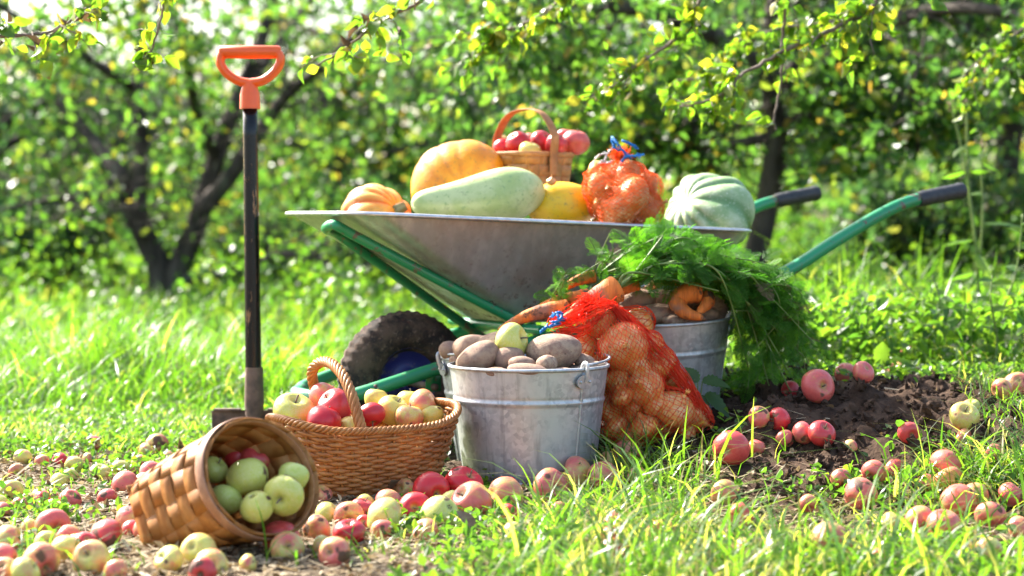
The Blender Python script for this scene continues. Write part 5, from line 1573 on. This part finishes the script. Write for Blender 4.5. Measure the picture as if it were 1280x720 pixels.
# small splint basket on the barrow
def small_basket():
    fcen = W(690, 208, 4.86); u_ = norm(np.array([.68, .73, 0])); v_ = norm(np.array([-.73, .68, 0])); hw, hd = .096, .088; Hh = .085
    C = fcen + v_ * hd; zt = W(690, 191, 4.86)[2]; C[2] = zt - Hh
    root = empty('splint_basket', tuple(C)); tag(root, 'small brown splint basket of red apples perched on the squashes, bentwood handle', 'basket')
    def P0(u, v):
        xy = superloop(2 * PI * u, hw * (.9 + .1 * v), hd * (.9 + .1 * v), 7); return u_ * xy[0] + v_ * xy[1] + np.array([0, 0, Hh * v])
    # re-param by arc
    aa = np.linspace(0, 1, 721); pp = np.array([P0(a, 1) for a in aa]); s = np.concatenate([[0], np.cumsum(np.linalg.norm(np.diff(pp, axis=0), axis=1))])
    def surf(u, v):
        uu = float(np.interp((u % 1) * s[-1], s, aa)) if u < 1 else 0.0
        P = P0(uu, v); d = P0(uu + .002, v) - P0(uu - .002, v); N = norm(np.cross(d, [0, 0, 1])); return P, N
    V, Q, T = splint_weave(surf, 16, 3, .0011, 6, sub=6, wu=.95, wv=.97); o = quads_obj('weave', V, Q, T, M['splint_brown'], root, True); solidify(o, .0014)
    mb = MB(); mb.add(*box([0, 0, .003], [hw * 1.7, hd * 1.7, .004], np.stack([u_, v_, [0, 0, 1]], 1))); mb.build('bottom', M['splint_brown'], root)
    P = [surf(k / 72, .96)[0] + surf(k / 72, .96)[1] * .002 for k in range(72)]; N = [surf(k / 72, .96)[1] for k in range(72)]
    mb = MB(); mb.add(*tube(np.array(P), .006, 8, closed=True, flat=(.3, 1.0), up=lambda i: N[i % 72])); mb.build('rim', M['splint_brown'], root)
    f0 = -v_ * (hd + .006); b0 = v_ * (hd + .006); top = W(648, 137, 4.93) - C
    P = catmull([f0 + [0, 0, .03], f0 + [0, 0, Hh - .004], f0 * 1.02 + [0, 0, Hh + .045], (f0 * .6) + [0, 0, top[2] - .012], [0, 0, top[2]], b0 * .62 + [0, 0, top[2] - .016], b0 * 1.02 + [0, 0, Hh + .04], b0 + [0, 0, Hh - .004], b0 + [0, 0, .03]], 10)
    mb = MB(); mb.add(*tube(P, .0150, 10, flat=(.14, 1.0), up=lambda i: np.cross(norm(P[min(i + 1, len(P) - 1)] - P[max(i - 1, 0)]), u_))); mb.build('handle', M['splint_brown'], root)
    return C, zt
small_basket()
GS = 'apples in the small basket on the barrow'
for (px, py, rp, D, red, rot, ylw, lb, ax) in [
    (647, 178, 15, 4.92, .95, 0, .4, 'red apple left of the handle in the small basket', (.4, .5, -.7)),
    (630, 187, 14, 4.96, .95, 0, .4, 'red apple low at the left edge of the small basket', (.2, .2, .9)),
    (628, 178, 11, 5.02, .45, 0, .6, 'pale pink apple at the back left of the small basket', (.2, .2, .9)),
    (677, 177, 14.5, 4.95, .92, 0, .4, 'red apple under the arch of the small basket handle', (.5, -.5, .6)),
    (696, 181, 14, 4.90, .92, 0, .3, 'red apple touching the right side of the small handle', (.5, -.2, .8)),
    (719, 179, 17.5, 4.95, .78, 0, .5, 'largest red and cream apple at the right of the small basket', (.2, -.1, .95)),
    (662, 189, 14, 4.88, .08, 0, .8, 'yellow-green apple sunk low in the small basket', (.2, -.1, .95)),
    (664, 176, 11, 5.02, .75, 0, .4, 'dark pink apple at the back of the small basket', (.2, .1, .95)),
    (706, 172, 11, 5.0, .8, 0, .4, 'small pink apple between the two right-hand ones in the small basket', (.2, .1, .95))]:
    apple(W(px, py, D), rp / F * D, red, rot, ylw, lb, GS, axis=ax)

# ---------------------------------------------------------------- carrots
def frond_template():
    """unit frond along +x in xy plane; returns quads"""
    V = []; Q = []
    def q(a, b, c, d): 
        n = len(V); V.extend([a, b, c, d]); Q.append([n, n + 1, n + 2, n + 3])
    def line(p, d, l, w):
        d = norm(d); s = np.array([-d[1], d[0], 0]) * w
        q(p - s, p + s, p + d * l + s * .4, p + d * l - s * .4)
    line(np.zeros(3), np.array([1., 0, 0]), 1, .008)
    for i in range(10):
        x = .16 + .082 * i; l = .36 * math.sin(PI * (.22 + .07 * i)) * (1.05 - .05 * i) * (1 - .02 * i)
        for sgn in (-1, 1):
            d = norm(np.array([.62, sgn * 1.0, .12 * math.sin(i * 2.1)])); p = np.array([x, 0, 0]); line(p, d, l, .005)
            nn = max(2, int(l / .055))
            for k in range(nn + 1):
                pk = p + d * l * (k + .6) / (nn + .6); ll = .088 * (1 - .45 * k / (nn + .5))
                for s2 in (-1, 1):
                    d2 = norm(d + s2 * .95 * np.array([-d[1], d[0], 0])) ; a = pk; sd = np.array([-d2[1], d2[0], 0]) * .0125
                    m = a + d2 * ll * .55 + [0, 0, .012 * s2]
                    q(a, m + sd, a + d2 * ll, m - sd)
    return np.array(V), np.array(Q)
FV, FQ = frond_template()
def place_fronds(items, r):
    """items: (p, d, up, len, tint)"""
    V = []; Q = []; T = []; n = 0
    for (p, d, up, l, t) in items:
        d = norm(d); b = norm(np.cross(up, d)); c = np.cross(d, b)
        X = FV * l; bend = -.35 * l * FV[:, 0] ** 2
        P = p + X[:, 0:1] * d + X[:, 1:2] * b + (X[:, 2:3]) * c + np.array([0, 0, 1]) * bend[:, None] * r.uniform(.2, 1)
        V.append(P); Q.append(FQ + n); n += len(P); T.append(np.clip(t + r.uniform(-.1, .1, len(FQ)), 0, 1))
    return np.concatenate(V), np.concatenate(Q), np.concatenate(T)

def carrot(label, crown, tip, rad, stems, seed, D, bend=.01, fr_len=(.05, .09), path=None, forks=None, stemr=.0017, dens=.019, dry=0, f0=.25):
    r = np.random.default_rng(seed)
    B = np.array(crown); root = empty('carrot', tuple(B)); tag(root, label, 'carrot', 'freshly pulled carrots with soil on them')
    def body(path, rad, parent, nm):
        P = catmull(path, 10); m = len(P); u = np.linspace(0, 1, m)
        rr_ = rad * (np.clip(u * 14 + .45, 0, 1)) * (1 - u ** 1.6) ** .75 * (1 - .1 * u) + .0008; rr_ *= 1 + .03 * np.sin(u * 40 + seed)
        mb = MB(); V, f = tube(P - B, rr_, 22); V = V + norm(V) * (SN(seed, 8, 60)(V) * .0006)[:, None]; mb.add(V, f); return mb
    if path is None:
        mid = (np.array(crown) + np.array(tip)) / 2 + np.array([0, 0, bend]); path = [crown, mid, tip]
    mb = body(path, rad, root, 'root')
    if forks:
        for fp, fr in forks: m2 = body(fp, fr, root, 'f'); mb.add(m2.v[0], m2.f)
    mb.build('taproot', M['carrot'], root)
    if not stems: return
    mbs = MB(); items = []; dryi = []
    for pts in stems:
        P = catmull(pts, 10); L = np.linalg.norm(np.diff(P, axis=0), axis=1).sum(); m = len(P)
        mbs.add(*tube(P - B, np.linspace(stemr * 1.5, stemr * .5, m), 6))
        cnt = int(L * (1 - f0) / dens)
        for k in range(cnt):
            u = f0 + (1 - f0) * (k + r.uniform()) / cnt; i = int(u * (m - 2)); T = norm(P[i + 1] - P[i])
            d = T * .55 + r.normal(0, .75, 3) + np.array([0, -.12, -.10]); up = np.array([0, -.5, .8]) + r.normal(0, .5, 3)
            it = (P[i] - B, d, up, r.uniform(*fr_len) * (1.1 - .4 * u), r.uniform(.1, .8))
            qx, qy = proj(P[i] + norm(d) * .04)
            if 762 < qx < 912 and 350 < qy < 412: continue
            (dryi if (dry and r.uniform() < dry) else items).append(it)
    mbs.build('stalks', M['green_stem'], root)
    V, Q, T = place_fronds(items, r); quads_obj('greens', V, Q, T, M['carrot_leaf'], root)
    if dryi: V, Q, T = place_fronds(dryi, r); quads_obj('withered_greens', V, Q, T * .5, M['dry_litter'], root)

rc = np.random.default_rng(17)
def stemset(crown, vias, ends, n, D0, D1, jit=10):
    out = []
    for _ in range(n):
        e = ends[rc.integers(len(ends))]; pts = [np.array(crown)]
        for v in vias: pts.append(W(v[0] + rc.normal(0, jit), v[1] + rc.normal(0, jit * .7), rc.uniform(D0, D1)))
        pts.append(W(e[0] + rc.normal(0, jit * 1.4), e[1] + rc.normal(0, jit * 1.2), rc.uniform(D0, D1)))
        out.append(pts)
    return out
ENDS_R = [(930, 470), (960, 485), (1000, 470), (1025, 440), (990, 420), (950, 440), (1010, 400), (960, 380), (925, 420), (985, 480), (1035, 460), (945, 400)]
ENDS_U = [(870, 300), (840, 290), (890, 315), (820, 285), (860, 330), (905, 345), (800, 320), (930, 345)]
c1 = W(772, 360, 4.20)
carrot('thick muddy carrot lying on the mouth of the leaning onion sack', c1, W(697, 407, 4.14), .0295,
       stemset(c1, [(798, 343), (850, 330), (905, 350)], ENDS_R[:5], 6, 4.2, 4.3, 6) + stemset(c1, [(800, 341)], ENDS_U, 5, 4.2, 4.32, 7), 1, 4.2, bend=.004, stemr=.0028)
c2 = W(738, 371, 4.27)
carrot('long carrot behind the thick muddy one, pointing left', c2, W(650, 398, 4.24), .018, stemset(c2, [(790, 338), (850, 310), (915, 335), (960, 365)], ENDS_R, 6, 4.25, 4.35, 10), 2, 4.2)
c3 = W(712, 385, 4.22)
carrot('leftmost carrot with its tip beside the yellow apple', c3, W(622, 412, 4.2), .020, stemset(c3, [(700, 375), (705, 350)], [(700, 345), (690, 370), (720, 340), (665, 385), (670, 400)], 5, 4.2, 4.28, 6), 3, 4.2, fr_len=(.03, .06), f0=.1)
c4 = W(798, 353, 4.28)
carrot('short carrot end showing left of the soil-caked potato', c4, W(755, 385, 4.27), .017, stemset(c4, [(840, 325), (900, 340), (950, 370)], ENDS_R, 7, 4.26, 4.40, 11), 4, 4.2)
c5 = W(745, 345, 4.32)
carrot('carrot hidden among stalks at the tray side, long green top', c5, W(690, 372, 4.30), .014, stemset(c5, [(800, 315), (840, 300)], ENDS_U, 9, 4.28, 4.38, 10) + stemset(c5, [(760, 325)], [(775, 305), (740, 320), (800, 300), (705, 345)], 5, 4.28, 4.34, 10), 5, 4.2, dry=.02)
c6 = W(850, 350, 4.38)
carrot('carrot at the back of the bucket whose top hangs far down to the right', c6, W(800, 365, 4.40), .014, stemset(c6, [(905, 340), (960, 360)], ENDS_R, 14, 4.26, 4.46, 13), 6, 4.2)
c7 = W(860, 345, 4.34)
carrot('carrot with partly withered brown top over the tray corner', c7, W(815, 362, 4.36), .013, stemset(c7, [(880, 325)], [(890, 315), (905, 325), (870, 300), (840, 300), (860, 310)], 8, 4.3, 4.38, 8) + stemset(c7, [(930, 350), (980, 380)], ENDS_R, 10, 4.22, 4.40, 13), 7, 4.2, dry=.10)
c8 = W(884, 372, 4.27)
carrot('short twisted forked carrot sitting on the potatoes of the right bucket', c8, None, .0225, None, 8, 4.2,
       path=[W(876, 366, 4.28), W(858, 367, 4.27), W(846, 377, 4.26), (W(856, 390, 4.24)), W(872, 396, 4.23), W(884, 400, 4.23)], forks=[([W(884, 369, 4.29), W(885, 378, 4.26), W(876, 388, 4.24), W(872, 393, 4.23)], .015), ([W(850, 372, 4.28), W(866, 370, 4.3), W(882, 371, 4.29)], .016)])

# ---------------------------------------------------------------- windfall apples on the ground
WIND = [(590, 630, 54, .66, .1, .3), (551, 643, 49, .14, .0, .3), (518, 637, 44, .97, 0, .3), (480, 648, 48, .34, .2, .3), (436, 668, 40, .98, .35, .2), (410, 643, 34, .2, .1, .3), (352, 674, 50, .85, 0, .4), (396, 663, 38, .42, .3, .4),
        (403, 684, 30, .4, .2, .3), (437, 645, 38, .62, .3, .3), (456, 631, 26, .2, .1, .4), (485, 629, 34, .66, 0, .3), (538, 614, 46, .95, 0, .2), (580, 606, 48, .98, 0, .2), (632, 618, 45, .5, .1, .3), (687, 611, 48, .68, .2, .3),
        (722, 594, 46, .5, .15, .4), (749, 597, 40, .45, .2, .4), (507, 611, 26, .5, .2, .4), (565, 628, 30, .2, .1, .3), (525, 600, 28, .6, .2, .4), (455, 655, 22, .9, .2, .2),
        (65, 657, 45, .76, .15, .4), (130, 673, 50, .86, .55, .3), (115, 700, 47, .42, .2, .3), (83, 689, 40, .3, .3, .4), (50, 703, 50, .62, .2, .3), (12, 676, 42, .5, .2, .3), (5, 700, 40, .7, .2, .3), (32, 716, 40, .4, .1, .3), (247, 690, 47, .38, .1, .4), (212, 702, 38, .3, .4, .3),
        (58, 680, 32, .2, .1, .4), (98, 681, 30, .45, .2, .4), (182, 662, 32, .7, .2, .3), (170, 664, 24, .85, .1, .3), (192, 670, 28, .2, .1, .4), (162, 652, 38, .6, .4, .3), (155, 605, 33, .76, .3, .3), (133, 622, 26, .85, .4, .3), (75, 577, 20, .95, 0, .3), (94, 583, 26, .3, .2, .4),
        (125, 592, 27, .35, .3, .3), (150, 588, 26, .3, .2, .4), (197, 590, 21, .85, .1, .3), (15, 616, 32, .35, .3, .4), (25, 633, 22, .75, .1, .3), (50, 619, 22, .3, .3, .4), (3, 640, 26, .6, .2, .3), (52, 577, 18, .6, .2, .3), (175, 579, 22, .5, .4, .3), (68, 633, 20, .4, .3, .3),
        (20, 590, 20, .6, .2, .3), (178, 600, 20, .5, .3, .3), (210, 573, 18, .6, .3, .3), (112, 575, 18, .6, .2, .3), (88, 597, 20, .4, .2, .3), (38, 660, 22, .4, .2, .4), (145, 715, 30, .5, .3, .3), (310, 706, 26, .4, .3, .3),
        (826, 670, 38, .55, .2, .4), (770, 657, 36, .7, .1, .3), (765, 688, 36, .92, .1, .3), (783, 571, 36, .6, .1, .4), (797, 597, 26, .6, .2, .3), (914, 560, 46, .85, .15, .4), (946, 562, 26, .7, .4, .3), (948, 522, 28, .42, .2, .4), (974, 528, 30, .92, .1, .2),
        (1027, 543, 36, .9, .1, .3), (1135, 542, 28, .86, .1, .3), (1205, 522, 38, .2, .1, .6), (1182, 584, 45, .62, .1, .4), (1186, 602, 40, .3, .1, .5), (1198, 628, 46, .5, .1, .5), (1218, 622, 34, .6, .1, .3), (1075, 619, 42, .5, .3, .4), (1037, 681, 56, .6, .15, .4),
        (1265, 620, 36, .55, .1, .5), (1150, 652, 36, .5, .2, .4), (1180, 657, 42, .72, .3, .3), (1112, 653, 26, .15, .1, .6), (1022, 484, 43, .58, 0, .4), (1056, 468, 28, .62, .1, .3), (1078, 466, 28, .7, .1, .3), (1120, 463, 22, .3, .3, .4), (988, 490, 24, .9, .3, .3),
        (1222, 429, 34, .6, .1, .3), (1272, 481, 34, .7, .1, .3), (1252, 486, 26, .4, .3, .4), (905, 618, 34, .3, .1, .4), (1005, 545, 30, .75, .2, .3), (985, 552, 24, .5, .4, .3), (1050, 600, 28, .4, .2, .4), (1235, 692, 38, .3, .2, .4), (1242, 566, 24, .5, .2, .4), (870, 655, 26, .6, .2, .4), (700, 640, 26, .6, .3, .4),
        (640, 668, 30, .3, .4, .3), (930, 690, 34, .3, .2, .4), (1100, 700, 28, .5, .2, .4), (1160, 700, 24, .3, .2, .4), (1275, 660, 30, .4, .2, .4), (1010, 630, 24, .5, .2, .4), (1062, 560, 20, .3, .4, .4), (760, 577, 26, .4, .2, .3), (1205, 545, 22, .6, .2, .4), (1170, 610, 26, .5, .2, .4)]
placed = []
GA = []
def ground_apple(px, py, d, red, rot, ylw, manual=True):
    p = ghit(px, py, .022); r_ = d / 2 / F * p[1]; p = ghit(px, py, r_ * .70); r_ = d / 2 / F * p[1]
    c = np.array([p[0], p[1], gz(p[0], p[1]) + r_ * .70])
    for (q, rq) in placed:
        if np.linalg.norm(q - c) < (rq + r_) * (.86 if manual else .98):
            if not manual: return
            dlt = c - q; dlt[2] = 0; c = c + norm(dlt + 1e-4) * ((rq + r_) * .9 - np.linalg.norm(c - q))
            c[2] = gz(c[0], c[1]) + r_ * .70
    placed.append((c, r_)); GA.append((c, r_, red, rot, ylw, proj(c)))
for w in WIND:
    if w[0] > 740 and w[3] < .6: w = w[:3] + (w[3] + .2,) + w[4:]
    ground_apple(*w)
obst = [(np.array([B1[0], B1[1]]), .15), (np.array([B2[0], B2[1]]), .14), (np.array([.345, 4.39]), .14), (W(458, 590, 3.93)[:2], .17), (W(300, 620, 3.3)[:2], .17), (W(815, 500, 4.15)[:2], .13)]
rg = np.random.default_rng(404)
for (n, x0, x1, y0, y1) in [(16, -10, 240, 562, 712), (10, 900, 1290, 430, 640), (8, 760, 1290, 600, 700), (4, 0, 300, 555, 580), (26, 375, 640, 598, 668), (10, 240, 420, 655, 716), (12, 0, 250, 600, 716)]:
    for _ in range(n):
        px, py = rg.uniform(x0, x1), rg.uniform(y0, y1)
        c = ghit(px, py, .02)
        if any(np.linalg.norm(c[:2] - o[0]) < o[1] + .03 for o in obst): continue
        if 880 < px < 1250 and 490 < py < 590 and rg.uniform() < .7: continue
        ground_apple(px, py, rg.uniform(.036, .056) * F / c[1], (rg.uniform(.45, 1.0) if 370 < px < 650 else rg.uniform(.25, .95) if px < 700 else rg.uniform(.4, .95)), rg.uniform(.1, .5), rg.uniform(.2, .6), False)
ZONES = [('front', lambda x, y: 340 <= x < 740 and y > 585, 'windfall in the row before the front bucket'),
         ('ln', lambda x, y: x < 340 and y >= 640, 'windfall at the lower left before the tipped basket'),
         ('lf', lambda x, y: x < 340, 'windfall in the grass beyond the tipped basket'),
         ('rf', lambda x, y: x >= 740 and y < 600, 'windfall on the dug bed to the right'),
         ('rn', lambda x, y: True, 'windfall in the long grass, lower right')]
SKIP = set()
zl = {z[0]: [] for z in ZONES}
for it in GA:
    for z in ZONES:
        if z[1](*it[5]): zl[z[0]].append(it); break
for zn, _, phrase in ZONES:
    for k, (c, r_, red, rot, ylw, pp) in enumerate(sorted(zl[zn], key=lambda t: t[5][0])):
        lb = f'{cword(red, ylw)} {phrase}, {ordinal(k + 1)} from the left'
        axs = None
        if abs(pp[0] - 1022) < 6 and abs(pp[1] - 484) < 8: lb = 'large striped windfall with its dimple in view beside the carrot tops'; axs = (.35, -.9, .1)
        if abs(pp[0] - 65) < 5 and abs(pp[1] - 657) < 8: axs = (.5, -.8, -.15)
        apple(c, r_, red, rot, ylw, lb, 'windfall apples strewn on the ground', axis=axs, parts=r_ * F / c[1] > 14)

# single fallen leaves that stand out
def dead_leaf(px, py, l, label, col, seed):
    r = np.random.default_rng(seed); p = ghit(px, py, .006)
    V, Q = leaf_quads(np.zeros((1, 3)), np.array([l]), r, 1.5, .7, .5, curl=.4)
    o = quads_obj('fallen_leaf', V, Q, np.full(2, .9), col, None, True); o.location = tuple(p); s = o.modifiers.new('sub', 'SUBSURF'); s.levels = s.render_levels = 2
    tag(o, label, 'leaf')
simple('orange_leaf', (.70, .22, .02), (.55, .12, .02), 60, .6)
simple('brown_leaf', (.20, .12, .08), (.30, .20, .13), 60, .8)
dead_leaf(145, 637, .045, 'orange fallen leaf on the earth left of the tipped basket', M['orange_leaf'], 3)
dead_leaf(590, 668, .05, 'curled brown leaf on the litter before the front bucket', M['brown_leaf'], 4)
dead_leaf(1010, 530, .06, 'dry grey-brown leaf lying on the dug bed', M['brown_leaf'], 6)
dead_leaf(300, 700, .05, 'dark crumpled leaf in front of the tipped basket', M['brown_leaf'], 8)

# ---------------------------------------------------------------- light, sky, camera
SUN = norm(np.array([-.66, .62, .78]))
el = math.asin(SUN[2]); az = math.atan2(SUN[0], SUN[1])
w = bpy.data.worlds.new('World'); sc.world = w; w.use_nodes = True
nt = w.node_tree; nt.nodes.clear()
sky = nt.nodes.new('ShaderNodeTexSky'); sky.sky_type = 'NISHITA'; sky.sun_disc = False; sky.sun_elevation = el; sky.sun_rotation = az
sky.air_density = 1.0; sky.dust_density = 3.0; sky.ozone_density = .8
bg = nt.nodes.new('ShaderNodeBackground'); bg.inputs[1].default_value = .12; wo = nt.nodes.new('ShaderNodeOutputWorld')
nt.links.new(sky.outputs[0], bg.inputs[0]); nt.links.new(bg.outputs[0], wo.inputs[0])
ld = bpy.data.lights.new('sun', 'SUN'); ld.energy = 5.0; ld.angle = R(.5); ld.color = (1, .95, .87)
lo = bpy.data.objects.new('sun', ld); COL.objects.link(lo); lo.rotation_euler = Vector(SUN).to_track_quat('Z', 'Y').to_euler(); lo.location = (-3, 3, 6)

cd = bpy.data.cameras.new('camera'); cam = bpy.data.objects.new('camera', cd); COL.objects.link(cam); sc.camera = cam
cam.location = (0, 0, H); cam.rotation_euler = (PI / 2 - PITCH, 0, 0)
cd.sensor_width = 36; cd.lens = F / 1280 * 36; cd.clip_end = 2000; cd.clip_start = .05
cd.dof.use_dof = True; cd.dof.focus_distance = 3.85; cd.dof.aperture_fstop = 3.4; cd.dof.aperture_blades = 0
sc.view_settings.view_transform = 'Standard'; sc.view_settings.look = 'None'; sc.view_settings.gamma = 1; sc.view_settings.exposure = 2.05
cy = sc.cycles; cy.max_bounces = 6; cy.diffuse_bounces = 3; cy.glossy_bounces = 3; cy.transmission_bounces = 4; cy.transparent_max_bounces = 6
cy.sample_clamp_indirect = 6; cy.use_denoising = True; cy.caustics_reflective = False; cy.caustics_refractive = False
sc.render.engine = 'CYCLES'
